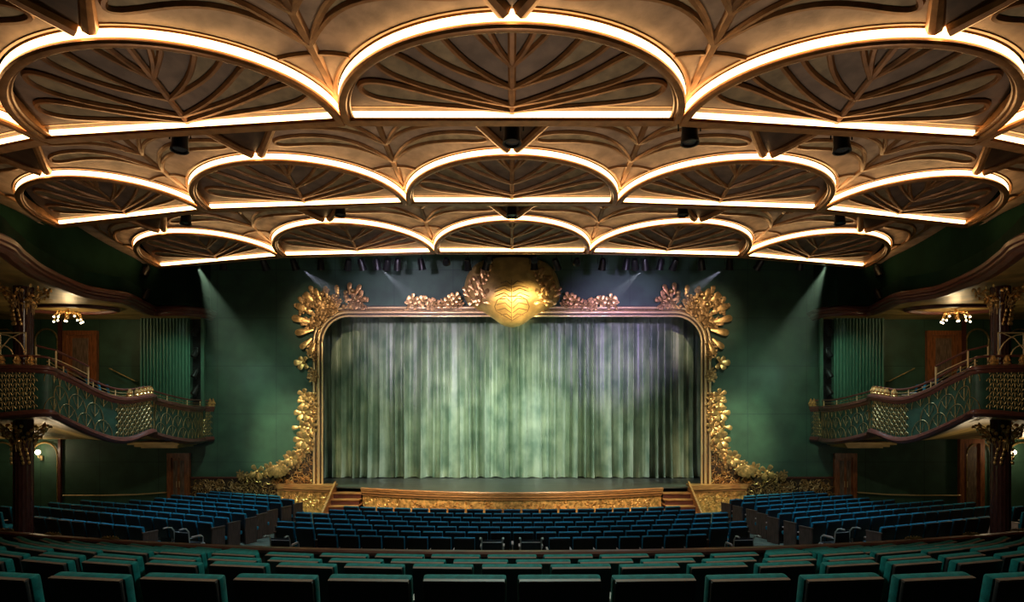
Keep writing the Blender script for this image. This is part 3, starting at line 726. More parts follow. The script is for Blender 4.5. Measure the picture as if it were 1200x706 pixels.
for s in (-1, 1):
    sd = SIDE[s]; m_ = -s
    bx = thing('theatre_box', 'green and gold curved box balcony descending along the %s side wall' % sd, 'balcony', (s*12.5, 20, CZ), 0, 'box balconies on the side walls')
    b = MB()
    def sheet(off, h0=0., h1=1.):
        n = len(b.v)
        for i, r in enumerate(RAW):
            for h in (h0, h1): b.v.append(Vector((r[0], r[1], CZ+r[3]+(r[2]-r[3])*h))+NR[i]*off)
        b.f.extend([(n+2*i, n+2*i+2, n+2*i+3, n+2*i+1) for i in range(len(RAW)-1)])
    sheet(.0); sheet(-.12)
    b.build('parapet_panel', 'panel_green', bx, True, sx=m_)
    pt = [(Vector((r[0], r[1], CZ+r[2])), NR[i]) for i, r in enumerate(RAW)]
    pb = [(Vector((r[0], r[1], CZ+r[3])), NR[i]) for i, r in enumerate(RAW)]
    MB().sweep(pt, [(-.16, -.02), (.02, -.10), (.06, -.06), (.07, -.01), (.12, .02), (.12, .09), (.05, .13), (-.16, .13)]).build('top_moulding', 'redwood', bx, True, sx=m_)
    MB().sweep(pb, [(-.16, -.10), (.02, -.12), (.08, -.08), (.13, -.03), (.10, .05), (.03, .09), (-.16, .05)]).build('bottom_moulding', 'redwood', bx, True, sx=m_)
    # motifs: fan arches on the sloping runs, small leaf scales on the forward-facing bows
    b = MB(); c = MB()
    def fans(sa, sb, w_=.62):
        rows = ((.06, 0), (.40, .5), (.74, 0)); n = int((sb-sa)/w_)
        for h0, shift in rows:
            for k in range(n+1):
                cx = sa+(k+.5+shift)*w_
                if cx-w_*.5 < sa or cx+w_*.5 > sb: continue
                pts = []
                for j in range(11):
                    a = PI*j/10; h = h0+.34*math.sin(a)
                    if h > .97: h = .97
                    pts.append(on_par(cx+.5*w_*math.cos(a), h))
                b.tube(pts, .009, 4)
                b.tube([on_par(cx, h0+.0), on_par(cx, min(.97, h0+.30))], .008, 4)
                for q in (-1, 1): b.tube([on_par(cx, h0+.02), on_par(cx+q*.10, h0+.13), on_par(cx+q*.15, min(.97, h0+.24))], .007, 4)
    def scales(sa, sb, w_=.17):
        n = max(2, int((sb-sa)/w_)); w_ = (sb-sa)/n
        for r_ in range(9):
            for k in range(n):
                cx = sa+(k+.5+(.5 if r_ % 2 else 0))*w_; h0 = .08+r_*.10
                if cx+w_*.5 > sb+.02: continue
                pts = [on_par(cx-w_*.42, h0+.045), on_par(cx-w_*.3, h0+.09), on_par(cx, h0+.125), on_par(cx+w_*.3, h0+.09), on_par(cx+w_*.42, h0+.045)]
                c.tube(pts, .013, 4); c.tube([on_par(cx, h0+.0), on_par(cx, h0+.10)], [.006, .026], 4)
    scales(.3, s_at(1)-.05); fans(s_at(1)+.08, s_at(6)-.42, .58); scales(s_at(6)-.5, s_at(7)+.05, .15); fans(s_at(7)+.2, s_at(12)-.05); scales(s_at(12), s_at(13)-.05, .13)
    b.build('fan_motif', 'motif_gold', bx, sx=m_); c.build('leaf_scale_motif', 'motif_gold', bx, sx=m_)
    # floor slab and gold soffit behind the parapet
    def far(i):
        r = RAW[i]; t = i/(len(RAW)-1); return Vector((min(-12.8, -21.2+8.4*t**.9), DW-.02, CZ-1.24))
    def sof(u, v):
        i = min(len(RAW)-1, int(round(u*(len(RAW)-1)))); r = RAW[i]; p = Vector((r[0], r[1], CZ+r[3]-.06))-NR[i]*.05; q = far(i); w_ = v
        return Vector((p.x+(q.x-p.x)*w_, p.y+(q.y-p.y)*w_, p.z+(q.z-p.z)*min(1, w_)))
    MB().grid(sof, len(RAW)-1, 10).build('soffit', 'soffit', bx, True, sx=m_)
    def flo(u, v):
        i = min(len(RAW)-1, int(round(u*(len(RAW)-1)))); r = RAW[i]; p = Vector((r[0], r[1], CZ+r[2]-.35))-NR[i]*.12; q = far(i)
        return Vector((p.x+(q.x-p.x)*v, p.y+(q.y-p.y)*v, p.z))
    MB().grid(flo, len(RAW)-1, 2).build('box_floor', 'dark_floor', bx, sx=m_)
    q = MB(); q.box((-13.9, 25.1, CZ-1.33), (2.0, 1.7, .10)).box((-13.9, 25.2, CZ-1.43), (1.7, 1.5, .08)).box((-13.9, 25.3, CZ-1.50), (1.4, 1.3, .06))
    q.build('stepped_soffit', 'soffit', bx, sx=m_)
    # brass railing
    rl = thing('brass_railing', 'brass and dark wood railing on top of the %s box balcony' % sd, 'railing', (s*12.5, 20, CZ+.5), 0, 'railings of the box balconies')
    def rz(h, off=-.05, i0=0, i1=None): return [Vector((r[0], r[1], CZ+r[2]+h))+NR[i]*off for i, r in list(enumerate(RAW))[i0:i1]]
    MB().tube(rz(.36), .035, 8).build('handrail', 'redwood', rl, True, sx=m_)
    MB().tube(rz(.25, i0=7), .014, 6).build('rail', 'motif_gold', rl, True, sx=m_)
    MB().tube(rz(.16, i0=7), .014, 6).build('rail', 'motif_gold', rl, True, sx=m_)
    for i in (8, 15, 24, 31, 37, 46, 52, 59, 66, 71, 76):
        r = RAW[i]; p = Vector((r[0], r[1], CZ+r[2]+.12))+NR[i]*-.05
        MB().tube([p, p+Vector((0, 0, .26))], .018, 6).build('post', 'gold_rail', rl, True, sx=m_)
    # second, higher guard rail at the near stair
    pts = [Vector((-13.3, 17.5, CZ+1.78)), Vector((-12.85, 17.65, CZ+1.66)), Vector((-12.75, 18.3, CZ+1.45)), Vector((-12.65, 18.7, CZ+1.28))]
    q = MB().tube(pts, .03, 6); q.build('stair_handrail', 'redwood', rl, True, sx=m_)
    MB().tube([p-Vector((0, 0, .25)) for p in pts], .013, 6).build('rail', 'gold_rail', rl, True, sx=m_)
    for k in (0, 1, 3): MB().tube([pts[k], pts[k]-Vector((0, 0, .75))], .022, 6).build('post', 'gold_rail', rl, True, sx=m_)
    # carved brackets standing on the moulding
    def carved(i, where, h=.26):
        r = RAW[i]; p = Vector((r[0], r[1], CZ+r[2]+.13))-NR[i]*.02; p = Vector((p.x*m_, p.y, p.z))
        q = MB(); c_ = p-Vector((0, 0, 0)); q.lathe(c_, [(.0, 0), (.085, 0), (.09, .03), (.06, .07), (.085, .11), (.06, .17), (.04, .21), (.055, .235), (.0, h)], 8)
        for a in range(4): q.tube([c_+Vector((.07*math.cos(a*PI/2), .07*math.sin(a*PI/2), .02)), c_+Vector((.10*math.cos(a*PI/2), .10*math.sin(a*PI/2), .1)), c_+Vector((.04*math.cos(a*PI/2), .04*math.sin(a*PI/2), .21))], .016, 5)
        tag(q.build('carved_finial', 'gold', None, True, origin=p), where, 'finial', 'small carved finials on the box parapets')
    for n_, i in enumerate((0, 2, 3, 4, 5)): carved(i, 'small carved gold finial on the near end of the %s balcony parapet, %s along' % (sd, ORD[n_+1]))
    for n_, i in enumerate((36, 38, 39, 40, 41, 42)): carved(i, 'small carved gold finial on the middle bow of the %s balcony parapet, %s along' % (sd, ORD[n_+1]))
    for n_, i in enumerate((76, 78)): carved(i, 'small carved gold finial on the stage end of the %s balcony parapet, %s along' % (sd, ORD[n_+1]), .34)
    # gold arched grille beside the column, above the rail
    gr = thing('arched_grille', 'pale gold arched fan grille at the outer end of the %s balcony rail' % sd, 'grille', (s*13.9, 17.4, CZ+1.3), 0, 'arched grilles on the balconies')
    q = MB(); x0, x1, y_, z0, z1 = -14.75, -13.35, 17.2, CZ+1.45, CZ+2.1
    q.tube([(x0, y_, z0), (x0, y_, z1), (x1, y_, z1), (x1, y_, z0)], .02, 5, True)
    for cx, w_ in ((-14.05, .68), (-14.05, .35)):
        q.tube([(cx+w_*math.cos(PI*k/10), y_, z0+w_*.9*math.sin(PI*k/10)) for k in range(11)], .015, 5)
    q.tube([(-14.05, y_, z0), (-14.05, y_, z1)], .015, 5)
    for e in (-1, 1): q.tube([(-14.05, y_, z0+.2), (-14.05+e*.25, y_, z0+.5), (-14.05+e*.6, y_, z1)], .014, 5)
    q.build('grille', 'gold_rail', gr, sx=m_)
    for xx in (x0, x1): MB().tube([(xx, y_, CZ+1.1), (xx, y_, z0)], .02, 6).build('post', 'gold_rail', gr, sx=m_)

    # ---- upper balcony: moulding, fascia, soffit
    ub = thing('upper_balcony', 'dark green upper balcony front with wavy red-brown moulding on the %s' % sd, 'balcony', (s*13.5, 20, CZ+3.7), 0, 'upper balconies on the side walls')
    pu = [(Vector(r), UN[i]) for i, r in enumerate(UPR)]
    MB().sweep(pu, [(-.25, -.02), (-.05, -.05), (.0, .0), (.02, .06), (.09, .09), (.09, .15), (.15, .18), (.15, .28), (.08, .34), (-.25, .34)]).build('moulding', 'redwood', ub, True, sx=m_)
    def usof(u, v):
        i = min(len(UPR)-1, int(round(u*(len(UPR)-1)))); p = Vector(UPR[i])-UN[i]*.1; return Vector((p.x+(-21.3-p.x)*v, p.y, p.z))
    MB().grid(usof, len(UPR)-1, 8).build('soffit', 'soffit', ub, sx=m_)
    b = MB()
    for i, r in enumerate(UPR):
        p = Vector(r)-UN[i]*.12; b.v += [p+Vector((0, 0, .3)), p+Vector((0, 0, .85))]
    b.f = [(2*i, 2*i+2, 2*i+3, 2*i+1) for i in range(len(UPR)-1)]
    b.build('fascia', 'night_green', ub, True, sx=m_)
    b = MB()
    for i, r in enumerate(UPR):
        p = Vector(r)-UN[i]*.12; b.v += [p+Vector((0, 0, .85)), Vector((-14.6, p.y, CZ+3.72+.85))]
    b.f = [(2*i, 2*i+2, 2*i+3, 2*i+1) for i in range(len(UPR)-1)]
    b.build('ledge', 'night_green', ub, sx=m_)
    # side wall over the balcony and the deep end block
    b = MB()
    b.box((-14.35, 15.5, CZ+6.1), (.3, 17.2, 4.4))
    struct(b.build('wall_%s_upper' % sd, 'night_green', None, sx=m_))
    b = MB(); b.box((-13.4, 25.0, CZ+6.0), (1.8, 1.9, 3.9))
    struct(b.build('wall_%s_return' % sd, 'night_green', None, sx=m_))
    # oval recess and chandelier
    cx, cy, cz = at(80, 368, 23.0); cz = CZ+3.70
    ov = thing('oval_ceiling_recess', 'oval red-brown moulded ceiling recess above the %s chandelier' % sd, 'ceiling recess', (cx*m_, cy, cz), 0, 'oval ceiling recesses')
    MB().tube([(cx+1.75*math.cos(a*PI/16), cy+.85*math.sin(a*PI/16), cz) for a in range(32)], .10, 8, True).build('rim', 'redwood', ov, True, sx=m_)
    MB().lathe((cx, cy, cz), [(0, .012), (1.0, .012), (1.0, .0)], 32).build('inner_dish', 'soffit', ov, sx=m_)
    ch = thing('branch_chandelier', 'gold branch chandelier with small glowing bulbs under the %s upper balcony' % sd, 'chandelier', (cx*m_, cy, cz), 0, 'branch chandeliers')
    b = MB(); bl = []; random.seed(8)
    b.tube([(cx, cy, cz-.01), (cx, cy, cz-.35)], .03, 8)
    for k in range(11):
        a = k*2*PI/11; L = random.uniform(.42, .62); dz = random.uniform(.25, .5)
        pts = [(cx, cy, cz-.18), (cx+.3*L*math.cos(a), cy+.3*L*math.sin(a), cz-.12), (cx+.8*L*math.cos(a), cy+.8*L*math.sin(a), cz-.18), (cx+L*math.cos(a), cy+L*math.sin(a), cz-dz)]
        b.tube(pts, [.025, .02, .018, .014], 5); bl.append(Vector(pts[-1]))
        b.ball(Vector(pts[2])+Vector((0, 0, .03)), .04)
    b.build('branches', 'gold', ch, True, sx=m_)
    for p in bl: MB().ball(p-Vector((0, 0, .04)), .034, nu=8, nv=6).build('bulb', 'bulb', ch, 'all', sx=m_)
    light('chandelier_light', 'POINT', (cx*m_, cy, cz-.75), None, 42, (1, .75, .4), .15)
    # ---- column with foliage capitals
    X, Y = -14.35, 18.4
    cl = thing('column', 'dark lacquered column with gilded foliage capitals at the %s boxes' % sd, 'column', (X*m_, Y, 0), 0, 'columns carrying the balconies')
    n = 16; b = MB(); base = 0; pr = [(.40, 0), (.40, .25), (.34, .32), (.25, .40), (.25, 7.8)]
    for r, z in pr:
        for j in range(32):
            rr = r*(1 if j % 2 or r > .3 else .93); b.v.append(Vector((X+rr*math.cos(2*PI*j/32), Y+rr*math.sin(2*PI*j/32), z)))
    for i in range(len(pr)-1):
        for j in range(32): b.f.append((i*32+j, i*32+(j+1) % 32, (i+1)*32+(j+1) % 32, (i+1)*32+j))
    b.build('fluted_shaft', 'column', cl, True, sx=m_)
    for nm, zc in (('upper', CZ+3.62), ('lower', CZ-.42)):
        random.seed(12 if nm == 'upper' else 13); b = MB(); d_ = MB()
        for k in range(120):
            a = random.uniform(0, 2*PI); h = random.uniform(0, 1); rr = .24+.52*h*random.uniform(.5, 1.1); z = zc-.62+.62*h
            p = Vector((X+rr*math.cos(a), Y+rr*math.sin(a), z))
            q = Vector((X+.26*math.cos(a), Y+.26*math.sin(a), z-.25)); b.tube([q, (p+q)/2+Vector((0, 0, .05)), p], .008, 4)
            rz_ = Matrix.Rotation(random.uniform(0, 6), 3, 'Z') @ Matrix.Rotation(random.uniform(-.8, .8), 3, 'X')
            d_.ball(p, (.05, .022, .055), rz_, 6, 5)
        for k in range(4):
            a = random.uniform(-2.6, -.5); z = zc-.75; pts = [Vector((X+.27*math.cos(a+.1*j), Y+.27*math.sin(a+.1*j), z-.13*j)) for j in range(4)]
            b.tube(pts, .012, 4)
            for p in pts: d_.ball(p+Vector((0, -.03, 0)), (.045, .025, .055), None, 6, 5)
        cp = b.build('capital', 'old_gold', cl, True, sx=m_)
        o = d_.build('capital_leaf', 'gold', cl, True, sx=m_); o.parent = cp
    # ---- rear wall of the boxes: arches, doors, sconces
    def frame_arch(px0, px1, pyt, pyb, d, name, label, grp):
        a0, a1 = at(px0, pyb, d), at(px1, pyb, d); top = at(px0, pyt, d).z; w_ = (a1.x-a0.x)/2; cx_ = (a0.x+a1.x)/2
        t = thing(name, label, 'wall panel', (cx_*m_, d, a0.z), 0, grp)
        pts = [(a0.x, d-.03, a0.z)]+[(cx_-w_*math.cos(PI*k/12), d-.03, top-w_+w_*math.sin(PI*k/12)) for k in range(13)]+[(a1.x, d-.03, a1.z)]
        MB().tube(pts, .035, 6).build('arch_moulding', 'motif_gold', t, True, sx=m_)
    for k, (p0, p1) in enumerate(((-14, 20), (38, 68))):
        frame_arch(p0, p1, 519, 592, DW-.01, 'arched_wall_panel', 'gold-rimmed arched wall panel under the %s boxes, %s' % (sd, ('nearest the picture edge', 'beside the column')[k]), 'arched wall panels under the boxes')
        frame_arch(p0+4, p1, 386, 452, DW-.01, 'arched_wall_panel', 'arched green wall panel inside the %s box, %s' % (sd, ('nearest the picture edge', 'behind the column')[k]), 'arched wall panels in the boxes')
    x_ = at(70.5, 500, DW).x
    struct(MB().box((x_, DW, CZ-2.6), (.10, .12, 2.9)).build('trim_%d' % (4 if s < 0 else 5), 'redwood', None, sx=m_))
    struct(MB().box((x_, DW, CZ+2.0), (.12, .12, 3.4)).build('trim_%d' % (6 if s < 0 else 7), 'redwood', None, sx=m_))
    def door(px0, px1, pyt, zb, name_lab, two, cat_grp):
        x0, x1 = at(px0, 0, DW).x, at(px1, 0, DW).x; zt = at(px0, pyt, DW).z; cx_ = (x0+x1)/2; W_ = x1-x0; hh = zt-zb
        t = thing('door', name_lab, 'door', (cx_*m_, DW, zb), 0, cat_grp)
        q = MB().box((x0+.09, DW-.02, zb+hh/2), (.18, .16, hh)).box((x1-.09, DW-.02, zb+hh/2), (.18, .16, hh)).box((cx_, DW-.02, zt-.09), (W_-.02, .165, .18)); q.build('door_frame', 'door_wood', t, sx=m_)
        n_ = 2 if two else 1; lw = (W_-.36)/n_
        for k in range(n_):
            c_ = x0+.18+lw*(k+.5)
            lf = MB().box((c_, DW+.0, zb+(hh-.18)/2), (lw-.01, .07, hh-.19)).build('door_leaf', 'door_wood', t, sx=m_)
            q = MB().box((c_, DW-.04, zb+(hh-.18)/2+.03), (lw*.62, .02, hh-.5)).build('door_panel', 'door_panel', t, sx=m_, bevel=.004); q.parent = lf
            q = MB().tube([(c_+(.3*lw if k == 0 else -.3*lw), DW-.10, zb+.95), (c_+(.3*lw if k == 0 else -.3*lw), DW-.10, zb+1.2)], .015, 6).build('door_handle', 'gold_rail', t, sx=m_); q.parent = lf
    door(197, 223, 531.5, .02, 'double orange-brown door on the %s beside the gilded wainscot' % sd, True, 'doors beside the stage')
    door(75, 115, 388, CZ+.55, 'red-brown framed single door inside the %s box' % sd, False, 'doors inside the boxes')
    if s > 0: door(48, 77, 515, .02, 'dark brown doorway under the right boxes near the column', False, None)
    # sconce
    sx_, sz_ = at(49 if s < 0 else 17, 525, DW).x, at(40, 530, DW).z
    scn = thing('wall_sconce', 'bright glowing wall sconce beside the %s column under the boxes' % sd, 'wall lamp', (sx_*m_, DW-.02, sz_), 0, 'wall sconces')
    MB().tube([(sx_, DW-.03, sz_-.25), (sx_, DW-.2, sz_-.22), (sx_, DW-.22, sz_-.08)], .02, 6).lathe((sx_, DW-.02, sz_-.25), [(0, -.1), (.06, -.1), (.06, .1), (0, .1)], 10).build('arm', 'gold_rail', scn, True, sx=m_)
    MB().ball((sx_, DW-.22, sz_), .10, nu=12, nv=8).build('globe', 'bulb', scn, 'all', sx=m_)
    light('sconce_light', 'POINT', (sx_*m_, DW-.75, sz_), None, 26, (1, .8, .5), .1)
    # handrail along the foot of the wall
    hp = [at(74, 581, DW-.2), at(120, 581, DW-.2), at(160, 580, DW-.2), at(194, 577.5, DW-.2)]
    hr = MB().tube(hp, .028, 6)
    for p in hp: hr.tube([p, p+Vector((0, .18, 0))], .015, 5)
    tag(hr.build('wall_handrail', 'gold_rail', None, True, sx=m_), 'slim gold handrail low on the green wall at the %s' % sd, 'handrail', 'handrails on the rear walls')
    hp = [at(128, 432, DW-.2), at(158, 447, DW-.2)]
    hr = MB().tube(hp, .024, 6)
    for p in hp: hr.tube([p, p+Vector((0, .18, 0))], .015, 5)
    tag(hr.build('wall_handrail', 'motif_gold', None, True, sx=m_), 'short sloping brass handrail on the wall inside the %s box' % sd, 'handrail', 'sloping handrails in the boxes')
    # pleated screen and light slot
    ps = thing('pleated_screen', 'tall pleated green screen at the stage end of the %s box' % sd, 'screen', (s*14.2, 25.6, CZ-.4), 0, 'pleated green screens')
    def pl(u, v):
        x = -15.15+2.0*u; return (x, 25.55-.05*(1 if (math.sin(u*PI*2*15) > 0) else -1)-.0*u, CZ-.4+(4.15)*v)
    MB().grid(pl, 240, 1).build('pleats', 'pleat', ps, sx=m_)
    MB().box((-14.15, 25.5, CZ-.4), (2.0, .16, .12)).build('bottom_rail', 'redwood', ps, sx=m_)
    MB().box((-12.60, 25.55, CZ+1.68), (.13, .12, 4.1)).build('edge_post', 'pleat', ps, sx=m_)
    MB().box((-12.92, 25.86, CZ+1.68), (.52, .06, 4.1)).build('black_slot', 'black', ps, sx=m_)
    for k, py in enumerate((388, 414, 438, 458)):
        p = at(229, py, 25.45)
        stage_light((p.x*m_, p.y, p.z), 'small black stage light in the slot beside the %s pleated screen, %s from top' % (sd, ORD[k+1]), 'stage lights beside the pleated screens', .85, .5, s*.6, back=.4)
    for k, py in enumerate((318, 346)):
        p = at(171, py, 23.9)
        stage_light((p.x*m_, p.y, p.z), 'dark wall-mounted stage light at the end of the %s upper wall, %s' % (sd, ('upper', 'lower')[k]), 'stage lights on the upper walls', .9, .4, s*.6, back=.45)
    light('slot_light', 'SPOT', (s*12.3, 24.9, CZ+2.2), (s*9.5, 26, CZ+.6), 60, (.6, 1, .9), .05, 60, 1)
    light('slot_light', 'SPOT', (s*12.2, 23.2, CZ+3.2), (s*13.9, 25.6, CZ+1.6), 150, (.6, 1, .75), .1, 60, 1)
    light('box_light', 'POINT', (s*15.6, 20.5, CZ-1.7), None, 30, (1, .8, .5), .3)
    light('wall_edge_light', 'SPOT', (s*12.9, 15.2, CZ+4.9), (s*14.2, 15.4, CZ+6.5), 30, (.3, 1, .35), .1, 80, 1)
# ================================================================== SEATS
ST = .95
def make_seat(fab, name, detail):
    t = None
    tilt = .20; R = Matrix.Rotation(tilt, 3, 'X')       # back leans away from the stage (towards -y)
    parts = []
    def reg(o): parts.append(o); COL.objects.unlink(o); return o
    def back(w_, h, th, yo, z0, taper, bev):
        b = MB(); b.box((0, 0, 0), (w_, th, h), taper=1.0)
        for p in b.v: p.x *= (1 if p.z > 0 else .95)
        b.v = [Vector((0, yo, z0))+R @ (p+Vector((0, 0, h/2))) for p in b.v]; return b
    o = back(.535, .60, .075, .042, .365, 1, .02).build('upholstered_back', fab, None, True, bevel=.022); reg(o)
    o = back(.520, .585, .03, -.016, .36, 1, .01).build('back_shell', 'shell', None, True, bevel=.010); reg(o)
    if detail:
        o = back(.520, .018, .034, -.012, .93, 1, .0); 
        o = MB(); q = R @ Vector((0, 0, .588)); o.box((0, -.014+q.y, .36+q.z), (.512, .034, .012), rx=tilt); o = o.build('shell_top_edge', 'shell_edge', None); reg(o)
    o = MB().box((0, .27, .41), (.50, .44, .11)).build('seat_cushion', fab, None, True, bevel=.03); reg(o)
    o = MB().box((-.287, .20, .60), (.055, .40, .035)).box((-.287, .17, .30), (.035, .26, .58)).build('armrest', 'arm', None, True, bevel=.006); reg(o)
    o = MB().box((0, .12, .18), (.40, .10, .36)).box((0, .12, .01), (.46, .2, .02)).build('pedestal', 'black', None, bevel=.004); reg(o)
    return parts
SEAT = {'teal': make_seat('teal', 'a', True), 'blue': make_seat('blue', 'b', False)}
pan_me = MB().box((.30, .10, .39), (.05, .46, .78)).box((.30, .10, .79), (.07, .48, .04)).build('end_panel', 'endp', None, bevel=.006); COL.objects.unlink(pan_me)
pan_l = MB().box((-.30, .10, .39), (.05, .46, .78)).box((-.30, .10, .79), (.07, .48, .04)).build('end_panel', 'endp', None, bevel=.006); COL.objects.unlink(pan_l)
seats = []     # (x, y, z, rot, kind, label, group, panel)
def proj(x, y, z): return 600+F*x/y, HZ-F*(z-CZ)/y
# rear stalls: (distance on the axis, top below the eye, radius, stagger, name)
rear = [(4.08, -1.07, 90, .5, 'nearest'), (5.57, -1.37, 42, 0, 'second'), (6.12, -1.46, 40, .5, 'third'), (6.80, -1.57, 38, 0, 'fourth'), (7.50, -1.73, 34, .5, 'fifth'), (8.2, -1.89, 33, 0, 'sixth'), (8.9, -2.05, 32, .5, 'seventh'), (9.6, -2.2, 31, 0, 'farthest')]
for ri, (d0, top, R_, stg, nm) in enumerate(rear):
    row = []
    for k in range(-20, 21):
        a = (k+stg)*.60/R_; x = R_*math.sin(a); y = d0+R_*(1-math.cos(a))
        px, py = proj(x, y, CZ+top)
        if ri >= 4 and abs(px-600) < 300: continue      # wholly hidden behind nearer rows
        if -50 < px < 1250: row.append((x, y, a))
    for j, (x, y, a) in enumerate(row):
        seats.append((x, y, CZ+top-ST, a+x/22, 'teal', 'teal-edged theatre seat, rear stalls, %s row, %s from the left' % (nm, ORD[j+1]), 'teal seats in the rear stalls', 0))
# front centre block
RC = 43.0
cen = [(15.9, 370, 'back'), (16.63, 319, 'second'), (17.36, 332, 'third'), (18.1, 344, 'fourth'), (18.85, 357, 'fifth'), (19.6, 379, 'sixth'), (20.35, 400, 'front')]
for ri, (d0, pxl, nm) in enumerate(cen):
    R_ = RC-d0; row = []
    for k in range(-22, 23):
        a = (k+(.5 if ri % 2 else 0))*.60/R_; x = R_*math.sin(a); y = RC-R_*math.cos(a); px, py = proj(x, y, .95)
        if abs(px-600) > 600-pxl: continue
        if ri == 0 and abs(px-600) < 42: continue
        row.append((x, y, a))
    for j, (x, y, a) in enumerate(row):
        pn = 2 if j == 0 else (1 if j == len(row)-1 else 0)
        seats.append((x, y, 0, a, 'blue', 'blue-edged theatre seat, front centre block, %s row, %s from the left' % (nm, ORD[j+1]), 'blue seats in the front centre block', pn))
# front side blocks: straight rows turned towards the stage
sdr = [(-10.06, 17.3, 8), (-8.5, 18.0, 14), (-8.4, 18.8, 14), (-8.2, 19.55, 13), (-8.15, 20.3, 10), (-8.1, 21.05, 9), (-7.9, 21.8, 9), (-7.75, 22.55, 8), (-8.6, 23.5, 6)]
TH = math.radians(22.5)
SRN = ['back', 'second', 'third', 'fourth', 'fifth', 'sixth', 'seventh', 'eighth', 'front']
for s in (-1, 1):
    for ri, (x0, y0, n) in enumerate(sdr):
        for j in range(n):
            x = x0-.3-j*.60*math.cos(TH); y = y0+.1+j*.60*math.sin(TH)
            if y > 25.35 or (x < -13.7 and y > 24.8): continue
            seats.append((s*-x if False else (x if s < 0 else -x), y, 0, (-TH if s < 0 else TH), 'blue', 'blue-edged theatre seat, front %s block, %s row, %s from the aisle' % (SIDE[s], SRN[ri], ORD[j+1]), 'blue seats in the front %s block' % SIDE[s], (1 if s < 0 else 2) if j == 0 else 0))
# outer blocks beyond the columns
    for ri in range(3):
        for j in range(3):
            x = -16.3-j*.58; y = 19.0+ri*.9+j*.2
            seats.append((x if s < 0 else -x, y, 0, -TH if s < 0 else TH, 'blue', 'blue-edged theatre seat beyond the %s column, %s row, %s from the column' % (SIDE[s], ORD[ri+1], ORD[j+1]), 'blue seats beyond the %s column' % SIDE[s], 0))
# seats in the boxes
    for j, (x, y, dz) in enumerate(((-13.75, 19.2, .72), (-13.4, 20.2, .38), (-14.3, 19.4, .80), (-14.0, 20.5, .58), (-13.9, 21.4, .34))):
        zf = CZ+dz-.45
        seats.append((x if s < 0 else -x, y, zf, -.5 if s < 0 else .5, 'blue', 'blue-edged seat inside the %s box balcony, %s along from the column' % (SIDE[s], ORD[j+1]), 'blue seats inside the boxes', 0))
def share(t): return 1/(t[1]*t[1])*(.35 if t[1] > 6.9 and t[4] == 'teal' else 1)*(.3 if 'box' in t[5] or 'beyond' in t[5] else 1)
seats.sort(key=share, reverse=True)
IND, REST = seats[:300], seats[300:]
print('SEATS', len(seats), 'individual', len(IND))
for (x, y, z, r, kind, lab, grp, pn) in IND:
    t = thing('auditorium_chair', lab, 'theatre seat', (x, y, z), r, grp)
    for p in SEAT[kind]:
        c = p.copy(); COL.objects.link(c); c.parent = t
    if pn:
        c = (pan_me if pn == 1 else pan_l).copy(); COL.objects.link(c); c.parent = t
mats = ['blue', 'shell', 'arm', 'black', 'endp']; V = []; Fc = []; MI = []
for (x, y, z, r, kind, lab, grp, pn) in REST:
    mx = Matrix.Translation((x, y, z)) @ Matrix.Rotation(r, 4, 'Z')
    for p in SEAT[kind]+([pan_me if pn == 1 else pan_l] if pn else []):
        n = len(V); V += [tuple(mx @ v.co) for v in p.data.vertices]
        nm = [k for k in mats if M[k] == p.data.materials[0]]; mi = mats.index(nm[0]) if nm else 0
        for f in p.data.polygons: Fc.append([n+i for i in f.vertices]); MI.append(mi)
if V:
    me = bpy.data.meshes.new('distant_seats'); me.from_pydata(V, [], Fc); me.update()
    for k in mats: me.materials.append(M[k])
    me.polygons.foreach_set('material_index', MI)
    o = bpy.data.objects.new('distant_seats', me); COL.objects.link(o)
    tag(o, 'remaining far rows of small blue-edged seats near the side walls', 'theatre seats', None, 'stuff')

# ---------------------------------------------------- rear stalls terraces and parapet
b = MB()
steps = [(3.3, 3.92-.15+.9, -2.02, 90)]
edges = []
for i, (d0, top, R_, stg, nm) in enumerate(rear):
    dfront = rear[i+1][0]-.16 if i < len(rear)-1 else 10.55
    dback = d0-.16 if i else 1.0
    edges.append((dback, dfront, CZ+top-ST, R_, rear[i+1][2] if i < len(rear)-1 else 30))
def terr(d, R_, x): return d+R_-math.sqrt(max(0, R_*R_-x*x))
for (db, df, z, Ra, Rb) in edges:
    n = len(b.v); K = 24
    for k in range(K+1):
        x = -12.0+24.0*k/K; ya = terr(db, Ra, x); yb = terr(df, Rb, x)
        b.v += [Vector((x, ya, z)), Vector((x, yb, z)), Vector((x, yb, z-.6))]
    for k in range(K): b.f += [(n+3*k, n+3*k+3, n+3*k+4, n+3*k+1), (n+3*k+1, n+3*k+4, n+3*k+5, n+3*k+2)]
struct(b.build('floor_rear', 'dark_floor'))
RP = 30.0
pp = []
for k in range(49):
    x = -14.6+29.2*k/48; y = terr(10.6, RP, x); pp.append((Vector((x, y, 0)), Vector((x/RP, 1, 0)).normalized()))
pw = thing('stalls_parapet', 'dark red-brown curved low wall in front of the rear stalls', 'low wall', (0, 10.6, 0))
zt = CZ-2.40
MB().sweep(pp, [(-.06, 0), (.06, 0), (.06, zt-.08), (-.06, zt-.08)]).build('wall_panel', 'endp', pw, sx=1)
MB().sweep(pp, [(-.10, zt-.08), (.10, zt-.08), (.11, zt-.03), (.07, zt), (-.07, zt), (-.11, zt-.03)]).build('top_rail', 'redwood', pw)
k = 0
